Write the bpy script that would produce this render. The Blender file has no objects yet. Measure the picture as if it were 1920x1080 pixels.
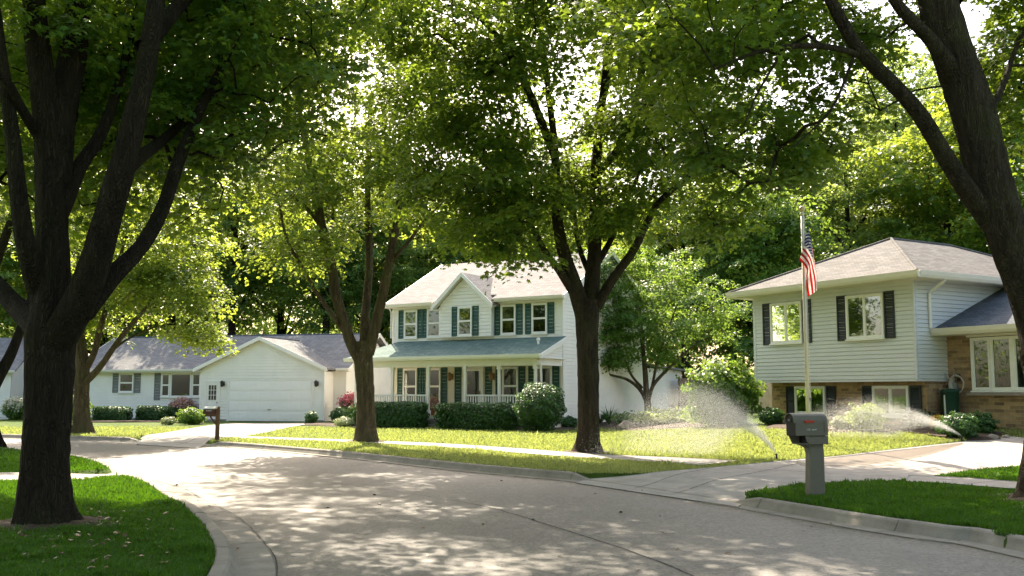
import bpy, math, random
import numpy as np
from mathutils import Vector, Matrix

scene = bpy.context.scene
COL = scene.collection
R = math.radians

# ------------------------------------------------------------------ camera, world, sun, exposure
FPX, CX, CY, HOR = 1867.0, 960.0, 540.0, 735.0
PITCH = math.atan((HOR - CY) / FPX)
CAMH = 1.65
cam_data = bpy.data.cameras.new('camera')
cam_data.sensor_width = 36.0
cam_data.lens = 36.0 * FPX / 1920.0
cam_data.clip_start = 0.1
cam_data.clip_end = 2000.0
cam = bpy.data.objects.new('camera', cam_data)
COL.objects.link(cam)
cam.location = (0, 0, CAMH)
cam.rotation_euler = (R(90) + PITCH, 0, 0)
scene.camera = cam

SUN_ELEV, SUN_AZ = R(44), R(-15)          # azimuth from +Y, negative = to the left
sun_dir = Vector((math.sin(SUN_AZ) * math.cos(SUN_ELEV), math.cos(SUN_AZ) * math.cos(SUN_ELEV), math.sin(SUN_ELEV)))
world = bpy.data.worlds.new('World')
scene.world = world
world.use_nodes = True
wn = world.node_tree.nodes
bg = wn.get('Background')
sky = wn.new('ShaderNodeTexSky')
sky.sky_type = 'NISHITA'
sky.sun_disc = False
sky.sun_elevation = SUN_ELEV
sky.sun_rotation = SUN_AZ
sky.air_density = 1.0
sky.dust_density = 3.0
sky.ozone_density = 0.6
tint = wn.new('ShaderNodeMix'); tint.data_type = 'RGBA'; tint.blend_type = 'MULTIPLY'     # hazy warm summer sky
tint.inputs[0].default_value = 1.0; tint.inputs[7].default_value = (1.0, 0.905, 0.82, 1)
world.node_tree.links.new(sky.outputs[0], tint.inputs[6])
world.node_tree.links.new(tint.outputs[2], bg.inputs[0])
bg.inputs[1].default_value = 0.15
sl = bpy.data.lights.new('sun', 'SUN')
sl.energy = 4.7
sl.angle = R(0.5)
sl.color = (1.0, 0.87, 0.69)
sun = bpy.data.objects.new('sun', sl)
COL.objects.link(sun)
sun.location = (-20, 40, 40)
sun.rotation_euler = sun_dir.to_track_quat('Z', 'Y').to_euler()

vs = scene.view_settings
vs.view_transform = 'Standard'
vs.look = 'None'
vs.exposure = 1.83
vs.gamma = 1.0
scene.render.engine = 'CYCLES'
cy = scene.cycles
cy.max_bounces = 8
cy.diffuse_bounces = 4
cy.glossy_bounces = 3
cy.transmission_bounces = 5
cy.transparent_max_bounces = 12
cy.sample_clamp_indirect = 6.0
cy.use_denoising = True
cy.sample_clamp_indirect = 4.0

# ------------------------------------------------------------------ pixel <-> world helpers (photo pixels, 1920x1080)
_sp, _cp = math.sin(PITCH), math.cos(PITCH)
def ray(px, py):
    a = (px - CX) / FPX
    v = (CY - py) / FPX
    return a, _cp - v * _sp, _sp + v * _cp
def at(px, py, Y):
    a, b, c = ray(px, py)
    t = Y / b
    return Vector((a * t, Y, CAMH + c * t))
def sstep(t):
    t = np.clip(t, 0, 1)
    return t * t * (3 - 2 * t)
def tz(x, y):
    return 0.5 * sstep((y - 17.0) / 13.0) * sstep((x - 2.0) / 7.0)
KERB_H = 0.12
def lawn_z(x, y):
    return KERB_H + tz(x, y)
def on_plane(px, py, z=0.0):
    a, b, c = ray(px, py)
    t = (z - CAMH) / c
    return Vector((a * t, b * t, z))
def on_lawn(px, py, dz=0.0):
    z = KERB_H
    for _ in range(40):
        p = on_plane(px, py, z)
        z = 0.5 * z + 0.5 * (float(lawn_z(p.x, p.y)) + dz)
    return Vector((p.x, p.y, float(lawn_z(p.x, p.y)) + dz))

# ------------------------------------------------------------------ mesh helpers
class Fr:
    def __init__(s, o, ex, ey=None, ez=(0, 0, 1)):
        s.o = Vector(o); s.ex = Vector(ex).normalized(); s.ez = Vector(ez)
        s.ey = Vector(ey) if ey is not None else Vector((s.ex.y, -s.ex.x, 0))   # outward of a wall running along ex
    def p(s, a, b, c):
        return s.o + s.ex * a + s.ey * b + s.ez * c
ID = Fr((0, 0, 0), (1, 0, 0), (0, 1, 0))

class MB:
    def __init__(s):
        s.v = []; s.f = []; s.p = []
    def add(s, pts, faces):
        n = len(s.v)
        s.p.append((n, len(pts), len(s.f), len(faces)))
        s.v.extend([tuple(p) for p in pts])
        s.f.extend([tuple(i + n for i in f) for f in faces])
    def box(s, fr, a0, a1, b0, b1, c0, c1):
        P = [fr.p(a, b, c) for a in (a0, a1) for b in (b0, b1) for c in (c0, c1)]
        s.add(P, [(0, 1, 3, 2), (4, 6, 7, 5), (0, 4, 5, 1), (2, 3, 7, 6), (0, 2, 6, 4), (1, 5, 7, 3)])
    def poly(s, pts):
        s.add(pts, [tuple(range(len(pts)))])
    def prism(s, pts, vec):
        vec = Vector(vec); n = len(pts)
        P = [Vector(p) for p in pts] + [Vector(p) + vec for p in pts]
        s.add(P, [tuple(range(n)), tuple(range(2 * n - 1, n - 1, -1))] + [(i, i + n, (i + 1) % n + n, (i + 1) % n) for i in range(n)])
    def tube(s, pts, radii, n=8, cap=True):
        pts = [Vector(p) for p in pts]
        if not hasattr(radii, '__len__'):
            radii = [radii] * len(pts)
        base = len(s.v); prev = None
        for i, p in enumerate(pts):
            t = (pts[min(i + 1, len(pts) - 1)] - pts[max(i - 1, 0)]).normalized()
            if prev is None:
                ref = Vector((1, 0, 0)) if abs(t.x) < 0.8 else Vector((0, 1, 0))
                x = (ref - t * ref.dot(t)).normalized()
            else:
                x = (prev - t * prev.dot(t)).normalized()
            prev = x; y = t.cross(x)
            for k in range(n):
                a = 2 * math.pi * k / n
                s.v.append(tuple(p + (x * math.cos(a) + y * math.sin(a)) * radii[i]))
        for i in range(len(pts) - 1):
            for k in range(n):
                a = base + i * n + k; b = base + i * n + (k + 1) % n
                s.f.append((a, b, b + n, a + n))
        if cap:
            s.f.append(tuple(base + k for k in range(n - 1, -1, -1)))
            e = base + (len(pts) - 1) * n
            s.f.append(tuple(e + k for k in range(n)))
    def lathe(s, c, prof, n=16):
        c = Vector(c); base = len(s.v)
        for r, z in prof:
            for k in range(n):
                a = 2 * math.pi * k / n
                s.v.append((c.x + r * math.cos(a), c.y + r * math.sin(a), c.z + z))
        for i in range(len(prof) - 1):
            for k in range(n):
                a = base + i * n + k; b = base + i * n + (k + 1) % n
                s.f.append((a, b, b + n, a + n))
        s.f.append(tuple(base + k for k in range(n - 1, -1, -1)))
        e = base + (len(prof) - 1) * n
        s.f.append(tuple(e + k for k in range(n)))
    def build_each(s, name, mat, parent):
        for v0, nv, f0, nf in s.p:                          # every piece added becomes a part of its own
            q = MB(); q.v = s.v[v0:v0 + nv]; q.f = [tuple(i - v0 for i in f) for f in s.f[f0:f0 + nf]]
            q.build(name, mat, parent)
    def build(s, name, mat, parent=None, smooth=False, bevel=0):
        me = bpy.data.meshes.new(name)
        me.from_pydata(s.v, [], s.f)
        me.update()
        return link(name, me, mat, parent, smooth, bevel)

def link(name, me, mat, parent=None, smooth=False, bevel=0):
    o = bpy.data.objects.new(name, me)
    COL.objects.link(o)
    if mat is not None:
        me.materials.append(mat)
    if parent is not None:
        o.parent = parent
    if smooth:
        me.polygons.foreach_set('use_smooth', np.ones(len(me.polygons), dtype=bool))
    if bevel:
        m = o.modifiers.new('bevel', 'BEVEL'); m.width = bevel; m.segments = 2; m.limit_method = 'ANGLE'
    return o

def np_mesh(name, V, F, mat, parent=None, smooth=False):
    V = np.ascontiguousarray(V, dtype=np.float32); F = np.ascontiguousarray(F, dtype=np.int32)
    me = bpy.data.meshes.new(name)
    k = F.shape[1]
    me.vertices.add(len(V)); me.vertices.foreach_set('co', V.ravel())
    me.loops.add(F.size); me.loops.foreach_set('vertex_index', F.ravel())
    me.polygons.add(len(F)); me.polygons.foreach_set('loop_start', np.arange(0, F.size, k, dtype=np.int32))
    me.update(calc_edges=True)
    return link(name, me, mat, parent, smooth)

def tag(o, label=None, cat=None, group=None, kind=None):
    if label: o['label'] = label
    if cat: o['category'] = cat
    if group: o['group'] = group
    if kind: o['kind'] = kind
    return o
def thing(name, label, cat, loc=(0, 0, 0), rz=0.0, group=None):
    o = bpy.data.objects.new(name, None)
    COL.objects.link(o)
    o.location = loc; o.rotation_euler = (0, 0, rz)
    o.empty_display_size = 0.2
    return tag(o, label, cat, group)

# ------------------------------------------------------------------ materials
def new_mat(name):
    m = bpy.data.materials.new(name); m.use_nodes = True
    nt = m.node_tree
    return m, nt, nt.nodes.get('Principled BSDF'), nt.nodes.get('Material Output')
def N(nt, t, **kw):
    n = nt.nodes.new(t)
    for k, v in kw.items():
        if k.startswith('in_'):
            n.inputs[k[3:].replace('_', ' ')].default_value = v
        else:
            setattr(n, k, v)
    return n
def coords(nt, scale=(1, 1, 1), kind='Object'):
    tc = N(nt, 'ShaderNodeTexCoord'); mp = N(nt, 'ShaderNodeMapping')
    mp.inputs['Scale'].default_value = scale
    nt.links.new(tc.outputs[kind], mp.inputs[0])
    return mp.outputs[0]
def noise(nt, vec, scale, detail=4, rough=0.6):
    n = N(nt, 'ShaderNodeTexNoise')
    n.inputs['Scale'].default_value = scale; n.inputs['Detail'].default_value = detail; n.inputs['Roughness'].default_value = rough
    if vec is not None: nt.links.new(vec, n.inputs['Vector'])
    return n.outputs['Fac']
def ramp(nt, fac, stops):
    r = N(nt, 'ShaderNodeValToRGB')
    e = r.color_ramp.elements
    while len(e) < len(stops): e.new(0.5)
    for i, (p, c) in enumerate(stops):
        e[i].position = p; e[i].color = (*c, 1)
    nt.links.new(fac, r.inputs[0])
    return r.outputs[0]
def mixc(nt, fac, a, b, mode='MIX'):
    m = N(nt, 'ShaderNodeMix'); m.data_type = 'RGBA'; m.blend_type = mode
    for sock, val in ((m.inputs[0], fac), (m.inputs[6], a), (m.inputs[7], b)):
        if hasattr(val, 'is_output'): nt.links.new(val, sock)
        elif isinstance(val, tuple): sock.default_value = (*val, 1) if len(val) == 3 else val
        else: sock.default_value = val
    return m.outputs[2]
def bump(nt, bsdf, h, strength=0.4, dist=0.02):
    b = N(nt, 'ShaderNodeBump'); b.inputs['Strength'].default_value = strength; b.inputs['Distance'].default_value = dist
    nt.links.new(h, b.inputs['Height']); nt.links.new(b.outputs[0], bsdf.inputs['Normal'])

def paint(name, c, rough=0.5, var=0.08, scale=3.0, spec=0.3):
    m, nt, b, out = new_mat(name)
    v = coords(nt)
    c2 = tuple(x * (1 - var * 2) for x in c)
    n1 = noise(nt, v, scale, 6, 0.65)
    nt.links.new(ramp(nt, n1, [(0.3, c2), (0.7, c)]), b.inputs['Base Color'])
    b.inputs['Roughness'].default_value = rough
    b.inputs['Specular IOR Level'].default_value = spec
    bump(nt, b, noise(nt, v, scale * 12, 3), 0.08, 0.004)
    return m

def leaf_mat(name, c_dark, c_light, trans, tfac=0.45, rough=0.42, spec=0.45, patch=None):
    m, nt, b, out = new_mat(name)
    g = N(nt, 'ShaderNodeNewGeometry')
    oi = N(nt, 'ShaderNodeObjectInfo')
    col = ramp(nt, g.outputs['Random Per Island'], [(0.0, c_dark), (0.75, c_light), (1.0, tuple(min(1, x * 1.35) for x in c_light))])
    hsv = N(nt, 'ShaderNodeHueSaturation')
    mr = N(nt, 'ShaderNodeMapRange')
    mr.inputs[3].default_value = 0.85; mr.inputs[4].default_value = 1.12
    nt.links.new(oi.outputs['Random'], mr.inputs[0]); nt.links.new(mr.outputs[0], hsv.inputs['Value'])
    nt.links.new(col, hsv.inputs['Color'])
    nt.links.new(hsv.outputs[0], b.inputs['Base Color'])
    if patch:
        pn = noise(nt, coords(nt), 1.3, 8, 0.75)
        pc = mixc(nt, ramp(nt, pn, [(0.35, (0, 0, 0)), (0.72, (.8, .8, .8))]), hsv.outputs[0], patch)
        nt.links.new(pc, b.inputs['Base Color'])
    b.inputs['Roughness'].default_value = rough
    b.inputs['Specular IOR Level'].default_value = spec
    tr = N(nt, 'ShaderNodeBsdfTranslucent')
    tcol = mixc(nt, g.outputs['Random Per Island'], tuple(x * 0.75 for x in trans), trans)
    nt.links.new(tcol, tr.inputs[0])
    mx = N(nt, 'ShaderNodeMixShader'); mx.inputs[0].default_value = tfac
    nt.links.new(b.outputs[0], mx.inputs[1]); nt.links.new(tr.outputs[0], mx.inputs[2])
    nt.links.new(mx.outputs[0], out.inputs[0])
    return m

M = {}
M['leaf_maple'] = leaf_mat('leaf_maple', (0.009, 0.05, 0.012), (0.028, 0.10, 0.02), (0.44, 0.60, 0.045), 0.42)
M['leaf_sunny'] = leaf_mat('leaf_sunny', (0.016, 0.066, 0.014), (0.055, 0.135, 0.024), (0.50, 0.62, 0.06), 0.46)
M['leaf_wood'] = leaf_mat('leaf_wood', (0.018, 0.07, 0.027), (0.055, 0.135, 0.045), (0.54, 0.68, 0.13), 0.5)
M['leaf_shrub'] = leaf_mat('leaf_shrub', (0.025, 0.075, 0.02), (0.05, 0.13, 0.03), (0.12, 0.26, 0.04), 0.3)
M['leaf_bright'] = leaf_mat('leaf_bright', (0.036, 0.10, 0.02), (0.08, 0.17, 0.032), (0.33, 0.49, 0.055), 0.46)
M['leaf_pale'] = leaf_mat('leaf_pale', (0.22, 0.28, 0.12), (0.42, 0.45, 0.26), (0.4, 0.45, 0.2), 0.3)
M['petal_pink'] = leaf_mat('petal_pink', (0.5, 0.10, 0.14), (0.62, 0.25, 0.27), (0.7, 0.2, 0.2), 0.35)
M['petal_dusty'] = leaf_mat('petal_dusty', (0.42, 0.22, 0.18), (0.6, 0.38, 0.32), (0.5, 0.3, 0.25), 0.3)
M['petal_white'] = leaf_mat('petal_white', (0.5, 0.5, 0.38), (0.75, 0.73, 0.6), (0.6, 0.6, 0.4), 0.3)
M['petal_yellow'] = leaf_mat('petal_yellow', (0.6, 0.35, 0.03), (0.75, 0.5, 0.05), (0.7, 0.45, 0.05), 0.3)
M['grass'] = leaf_mat('grass', (0.010, 0.044, 0.004), (0.032, 0.092, 0.008), (0.13, 0.30, 0.01), 0.36, 0.42, 0.3, (0.04, 0.085, 0.008))  # near lawns: their tree shade is put into these darker greens
M['grass_sunlit'] = leaf_mat('grass_sunlit', (0.10, 0.15, 0.03), (0.20, 0.25, 0.07), (0.45, 0.52, 0.12), 0.45, 0.38, 0.8, (0.30, 0.29, 0.11))  # far lawns: paler copy of the grass with the sunlight painted in

def bark_mat(name, c1, c2):
    m, nt, b, out = new_mat(name)
    v = coords(nt, (1, 1, 0.16))
    n1 = noise(nt, v, 9, 8, 0.7)
    vo = N(nt, 'ShaderNodeTexVoronoi'); vo.feature = 'DISTANCE_TO_EDGE'; vo.inputs['Scale'].default_value = 15
    dn = N(nt, 'ShaderNodeVectorMath'); dn.operation = 'ADD'
    nz = N(nt, 'ShaderNodeTexNoise'); nz.inputs['Scale'].default_value = 6
    nt.links.new(v, nz.inputs['Vector'])
    nt.links.new(v, dn.inputs[0]); nt.links.new(nz.outputs['Color'], dn.inputs[1])
    nt.links.new(dn.outputs[0], vo.inputs['Vector'])
    col = ramp(nt, n1, [(0.3, c1), (0.7, c2)])
    big = noise(nt, coords(nt), 1.1, 3)
    moss = ramp(nt, big, [(0.48, (0, 0, 0)), (0.75, (0.6, 0.6, 0.6))])
    col = mixc(nt, moss, col, tuple(x * y for x, y in zip(c2, (0.85, 1.15, 0.7))))
    nt.links.new(col, b.inputs['Base Color'])
    b.inputs['Roughness'].default_value = 0.9
    b.inputs['Specular IOR Level'].default_value = 0.15
    mt = N(nt, 'ShaderNodeMath'); mt.operation = 'ADD'
    e = ramp(nt, vo.outputs['Distance'], [(0.0, (0, 0, 0)), (0.25, (1, 1, 1))])
    nt.links.new(e, mt.inputs[0]); nt.links.new(n1, mt.inputs[1])
    bump(nt, b, mt.outputs[0], 1.0, 0.07)
    return m
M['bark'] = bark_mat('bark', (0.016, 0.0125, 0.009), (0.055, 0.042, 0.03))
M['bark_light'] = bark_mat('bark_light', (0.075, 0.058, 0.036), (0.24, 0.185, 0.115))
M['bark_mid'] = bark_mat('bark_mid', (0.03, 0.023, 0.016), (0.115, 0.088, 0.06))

def asphalt():
    m, nt, b, out = new_mat('asphalt')
    v = coords(nt)
    fine = noise(nt, v, 48, 5, 0.85)
    big = noise(nt, v, 0.35, 5, 0.6)
    mid = noise(nt, v, 3.5, 6, 0.7)
    vo = N(nt, 'ShaderNodeTexVoronoi'); vo.inputs['Scale'].default_value = 34
    nt.links.new(v, vo.inputs['Vector'])
    c = ramp(nt, fine, [(0.3, (0.055, 0.052, 0.046)), (0.5, (0.17, 0.16, 0.138)), (0.7, (0.35, 0.32, 0.27))])
    grain = noise(nt, v, 11, 6, 0.85)
    c = mixc(nt, 0.75, c, ramp(nt, grain, [(0.36, (0.32, 0.32, 0.32)), (0.5, (0.95, 0.95, 0.95)), (0.64, (1.5, 1.48, 1.44))]), 'MULTIPLY')
    c = mixc(nt, 0.35, c, ramp(nt, vo.outputs['Color'], [(0.2, (0.06, 0.057, 0.053)), (0.8, (0.30, 0.28, 0.255))]))
    c = mixc(nt, 0.55, c, ramp(nt, mid, [(0.3, (0.55, 0.54, 0.53)), (0.7, (1, 1, 1))]), 'MULTIPLY')
    c = mixc(nt, 0.6, c, ramp(nt, big, [(0.3, (0.7, 0.69, 0.68)), (0.7, (1.0, 1.0, 1.0))]), 'MULTIPLY')
    st = noise(nt, coords(nt, (1, .35, 1)), 0.9, 6, 0.65)
    c = mixc(nt, ramp(nt, st, [(0.56, (0, 0, 0)), (0.72, (.55, .55, .55))]), c, (0.075, 0.07, 0.066))
    nt.links.new(c, b.inputs['Base Color'])
    b.inputs['Roughness'].default_value = 0.62; b.inputs['Specular IOR Level'].default_value = 0.5
    bump(nt, b, fine, 0.5, 0.006)
    return m
M['asphalt'] = asphalt()

def concrete(name, c1, c2, joint=None):
    m, nt, b, out = new_mat(name)
    v = coords(nt)
    fine = noise(nt, v, 60, 4, 0.7); mid = noise(nt, v, 2.2, 7, 0.7)
    c = ramp(nt, mid, [(0.28, c1), (0.7, c2)])
    c = mixc(nt, 0.5, c, ramp(nt, fine, [(0.3, (0.65, 0.64, 0.62)), (0.7, (1, 1, 1))]), 'MULTIPLY')
    nt.links.new(c, b.inputs['Base Color'])
    b.inputs['Roughness'].default_value = 0.85; b.inputs['Specular IOR Level'].default_value = 0.25
    bump(nt, b, fine, 0.35, 0.005)
    return m
M['concrete'] = concrete('concrete', (0.27, 0.25, 0.225), (0.43, 0.40, 0.365))
M['kerb'] = concrete('kerb', (0.19, 0.17, 0.145), (0.34, 0.31, 0.27))
M['joint'] = paint('joint', (0.05, 0.045, 0.038), 0.95, 0.2, 8)
M['soil'] = paint('soil', (0.075, 0.05, 0.032), 0.95, 0.25, 9)
M['wet'] = paint('wet', (0.21, 0.17, 0.14), 0.35, 0.12, 3, 0.4)

def lawn_mat():
    m, nt, b, out = new_mat('lawn')
    v = coords(nt)
    f = noise(nt, v, 22, 6, 0.75); g = noise(nt, v, 0.5, 5, 0.6)
    c = ramp(nt, f, [(0.25, (0.022, 0.048, 0.008)), (0.55, (0.06, 0.11, 0.016)), (0.8, (0.12, 0.17, 0.034))])
    c = mixc(nt, ramp(nt, g, [(0.4, (0, 0, 0)), (0.75, (0.45, 0.45, 0.45))]), c, (0.19, 0.19, 0.055))
    nt.links.new(c, b.inputs['Base Color'])
    b.inputs['Roughness'].default_value = 0.9; b.inputs['Specular IOR Level'].default_value = 0.1
    bump(nt, b, noise(nt, v, 45, 4, 0.8), 0.8, 0.03)
    return m
M['lawn'] = lawn_mat()

def shingle(name, c1, c2, c3):
    m, nt, b, out = new_mat(name)
    tc = N(nt, 'ShaderNodeTexCoord'); sx = N(nt, 'ShaderNodeSeparateXYZ'); cx = N(nt, 'ShaderNodeCombineXYZ')
    nt.links.new(tc.outputs['Object'], sx.inputs[0])
    ad = N(nt, 'ShaderNodeMath'); ad.operation = 'ADD'
    nt.links.new(sx.outputs[0], ad.inputs[0]); nt.links.new(sx.outputs[1], ad.inputs[1])
    ml = N(nt, 'ShaderNodeMath'); ml.operation = 'MULTIPLY'; ml.inputs[1].default_value = 2.1
    nt.links.new(sx.outputs[2], ml.inputs[0])
    nt.links.new(ad.outputs[0], cx.inputs[0]); nt.links.new(ml.outputs[0], cx.inputs[1])
    br = N(nt, 'ShaderNodeTexBrick')
    br.inputs['Color1'].default_value = (*c1, 1); br.inputs['Color2'].default_value = (*c2, 1); br.inputs['Mortar'].default_value = (*c3, 1)
    br.inputs['Scale'].default_value = 1.0; br.inputs['Brick Width'].default_value = 0.3; br.inputs['Row Height'].default_value = 0.145
    br.inputs['Mortar Size'].default_value = 0.008; br.inputs['Bias'].default_value = 0.0
    nt.links.new(cx.outputs[0], br.inputs['Vector'])
    v = coords(nt)
    c = mixc(nt, 0.55, br.outputs['Color'], ramp(nt, noise(nt, v, 40, 4, 0.8), [(0.3, (0.55, 0.55, 0.55)), (0.7, (1.1, 1.1, 1.1))]), 'MULTIPLY')
    c = mixc(nt, 0.5, c, ramp(nt, noise(nt, v, 0.8, 4, 0.6), [(0.3, (0.72, 0.72, 0.72)), (0.7, (1, 1, 1))]), 'MULTIPLY')
    nt.links.new(c, b.inputs['Base Color'])
    b.inputs['Roughness'].default_value = 0.9; b.inputs['Specular IOR Level'].default_value = 0.15
    bump(nt, b, br.outputs['Fac'], -0.5, 0.012)
    return m
M['shingle_grey'] = shingle('shingle_grey', (0.19, 0.193, 0.19), (0.27, 0.27, 0.262), (0.10, 0.10, 0.10))
M['shingle_shaded'] = shingle('shingle_shaded', (0.135, 0.205, 0.18), (0.20, 0.28, 0.245), (0.07, 0.11, 0.1))  # darker copy for the porch front, the house's shade painted in
M['shingle_tan'] = shingle('shingle_tan', (0.118, 0.116, 0.112), (0.185, 0.18, 0.172), (0.09, 0.08, 0.07))
M['shingle_pale'] = shingle('shingle_pale', (0.22, 0.21, 0.205), (0.30, 0.29, 0.28), (0.12, 0.105, 0.095))
M['shingle_dark'] = shingle('shingle_dark', (0.10, 0.115, 0.135), (0.155, 0.17, 0.19), (0.06, 0.065, 0.07))

def brick():
    m, nt, b, out = new_mat('brick')
    tc = N(nt, 'ShaderNodeTexCoord'); sx = N(nt, 'ShaderNodeSeparateXYZ'); cx = N(nt, 'ShaderNodeCombineXYZ')
    nt.links.new(tc.outputs['Object'], sx.inputs[0])
    ad = N(nt, 'ShaderNodeMath'); ad.operation = 'ADD'
    nt.links.new(sx.outputs[0], ad.inputs[0]); nt.links.new(sx.outputs[1], ad.inputs[1])
    nt.links.new(ad.outputs[0], cx.inputs[0]); nt.links.new(sx.outputs[2], cx.inputs[1])
    br = N(nt, 'ShaderNodeTexBrick')
    br.inputs['Color1'].default_value = (0.44, 0.29, 0.155, 1); br.inputs['Color2'].default_value = (0.07, 0.036, 0.02, 1); br.inputs['Mortar'].default_value = (0.36, 0.29, 0.21, 1)
    br.inputs['Scale'].default_value = 1.0; br.inputs['Brick Width'].default_value = 0.31; br.inputs['Row Height'].default_value = 0.1
    br.inputs['Mortar Size'].default_value = 0.007; br.inputs['Bias'].default_value = -0.28
    nt.links.new(cx.outputs[0], br.inputs['Vector'])
    v = coords(nt)
    c = mixc(nt, 0.6, br.outputs['Color'], ramp(nt, noise(nt, v, 7, 5, 0.7), [(0.3, (0.55, 0.5, 0.45)), (0.7, (1.1, 1.08, 1.0))]), 'MULTIPLY')
    nt.links.new(c, b.inputs['Base Color'])
    b.inputs['Roughness'].default_value = 0.9
    bump(nt, b, br.outputs['Fac'], -0.6, 0.012)
    return m
M['brick'] = brick()

M['siding_white'] = paint('siding_white', (0.86, 0.84, 0.79), 0.5, 0.06, 0.9)
M['siding_grey'] = paint('siding_grey', (0.64, 0.65, 0.655), 0.5, 0.04, 1.5)
M['trim'] = paint('trim', (0.82, 0.80, 0.75), 0.4, 0.03, 2)
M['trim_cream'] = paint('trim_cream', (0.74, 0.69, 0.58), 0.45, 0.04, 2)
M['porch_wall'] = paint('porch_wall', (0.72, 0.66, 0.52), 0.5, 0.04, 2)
M['garage_door'] = paint('garage_door', (0.87, 0.85, 0.82), 0.45, 0.02, 1.2)
M['shutter_green'] = paint('shutter_green', (0.035, 0.10, 0.082), 0.5, 0.1, 6)
M['shutter_grey'] = paint('shutter_grey', (0.20, 0.20, 0.19), 0.5, 0.1, 6)
M['shutter_black'] = paint('shutter_black', (0.022, 0.028, 0.028), 0.5, 0.1, 6)
M['iron'] = paint('iron', (0.03, 0.03, 0.03), 0.45, 0.1, 8)
M['brass'] = paint('brass', (0.28, 0.17, 0.07), 0.35, 0.1, 8)
M['dark_room'] = paint('dark_room', (0.02, 0.022, 0.02), 0.9, 0.1, 2)
M['curtain'] = paint('curtain', (0.13, 0.15, 0.125), 0.9, 0.1, 3)
M['blind'] = paint('blind', (0.085, 0.095, 0.09), 0.8, 0.08, 3)
M['steps'] = concrete('steps', (0.22, 0.20, 0.18), (0.36, 0.33, 0.3))
M['mail_grey'] = paint('mail_grey', (0.17, 0.155, 0.125), 0.5, 0.07, 9)
M['mail_dark'] = paint('mail_dark', (0.02, 0.019, 0.017), 0.6, 0.1, 8)
M['mail_red'] = paint('mail_red', (0.55, 0.06, 0.035), 0.45, 0.15, 20)
M['mail_brown'] = paint('mail_brown', (0.11, 0.045, 0.03), 0.5, 0.15, 9)
M['wood_brown'] = paint('wood_brown', (0.17, 0.095, 0.05), 0.8, 0.2, 7)
M['wood_fence'] = paint('wood_fence', (0.24, 0.17, 0.115), 0.85, 0.2, 4)
M['fence_pale'] = paint('fence_pale', (0.42, 0.37, 0.31), 0.85, 0.12, 4)
M['letter'] = paint('letter', (0.75, 0.74, 0.7), 0.6, 0.05, 20)
M['pole'] = paint('pole', (0.72, 0.66, 0.56), 0.35, 0.06, 5, 0.5)
M['gold'] = paint('gold', (0.62, 0.47, 0.26), 0.3, 0.08, 9, 0.6)
M['bin_green'] = paint('bin_green', (0.012, 0.055, 0.032), 0.4, 0.1, 6)
M['hose'] = paint('hose', (0.62, 0.58, 0.52), 0.5, 0.08, 9)
M['rock'] = paint('rock', (0.36, 0.30, 0.25), 0.9, 0.2, 5)
M['pot'] = paint('pot', (0.35, 0.14, 0.08), 0.8, 0.15, 6)
M['meter'] = paint('meter', (0.30, 0.31, 0.31), 0.5, 0.1, 6)

def glass_mat():
    m, nt, b, out = new_mat('glass')
    nt.nodes.remove(b)
    tr = N(nt, 'ShaderNodeBsdfTransparent'); tr.inputs[0].default_value = (0.72, 0.76, 0.74, 1)
    gl = N(nt, 'ShaderNodeBsdfGlossy'); gl.inputs['Roughness'].default_value = 0.02
    gl.inputs[0].default_value = (0.9, 0.95, 0.93, 1)
    v = coords(nt)
    bp = N(nt, 'ShaderNodeBump'); bp.inputs['Strength'].default_value = 0.03; bp.inputs['Distance'].default_value = 0.05
    nt.links.new(noise(nt, v, 1.2, 2), bp.inputs['Height']); nt.links.new(bp.outputs[0], gl.inputs['Normal'])
    fr = N(nt, 'ShaderNodeFresnel'); fr.inputs[0].default_value = 1.5
    ad = N(nt, 'ShaderNodeMath'); ad.operation = 'ADD'; ad.inputs[1].default_value = 0.02
    nt.links.new(fr.outputs[0], ad.inputs[0])
    mx = N(nt, 'ShaderNodeMixShader')
    nt.links.new(ad.outputs[0], mx.inputs[0]); nt.links.new(tr.outputs[0], mx.inputs[1]); nt.links.new(gl.outputs[0], mx.inputs[2])
    nt.links.new(mx.outputs[0], out.inputs[0])
    return m
M['glass'] = glass_mat()

def water_mat():
    m, nt, b, out = new_mat('water_drops')
    nt.nodes.remove(b)
    t = N(nt, 'ShaderNodeBsdfTranslucent'); t.inputs[0].default_value = (0.95, 0.95, 0.95, 1)
    d = N(nt, 'ShaderNodeBsdfDiffuse'); d.inputs[0].default_value = (0.9, 0.9, 0.9, 1)
    mx = N(nt, 'ShaderNodeMixShader'); mx.inputs[0].default_value = 0.2
    nt.links.new(t.outputs[0], mx.inputs[1]); nt.links.new(d.outputs[0], mx.inputs[2])
    nt.links.new(mx.outputs[0], out.inputs[0])
    return m
M['water'] = water_mat()

# ------------------------------------------------------------------ kerb lines, roads, ground
def catmull(P, step=0.25):
    P = [np.array(p, float) for p in P]
    out = []
    for i in range(len(P) - 1):
        p0 = P[max(i - 1, 0)]; p1 = P[i]; p2 = P[i + 1]; p3 = P[min(i + 2, len(P) - 1)]
        n = max(1, int(np.linalg.norm(p2 - p1) / step))
        for k in range(n):
            t = k / n
            out.append(0.5 * ((2 * p1) + (-p0 + p2) * t + (2 * p0 - 5 * p1 + 4 * p2 - p3) * t * t + (-p0 + 3 * p1 - 3 * p2 + p3) * t ** 3))
    out.append(P[-1])
    return np.array(out)
def px_line(pts, z=0.0):
    return [tuple(on_plane(x, y, z))[:2] for x, y in pts]

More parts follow.
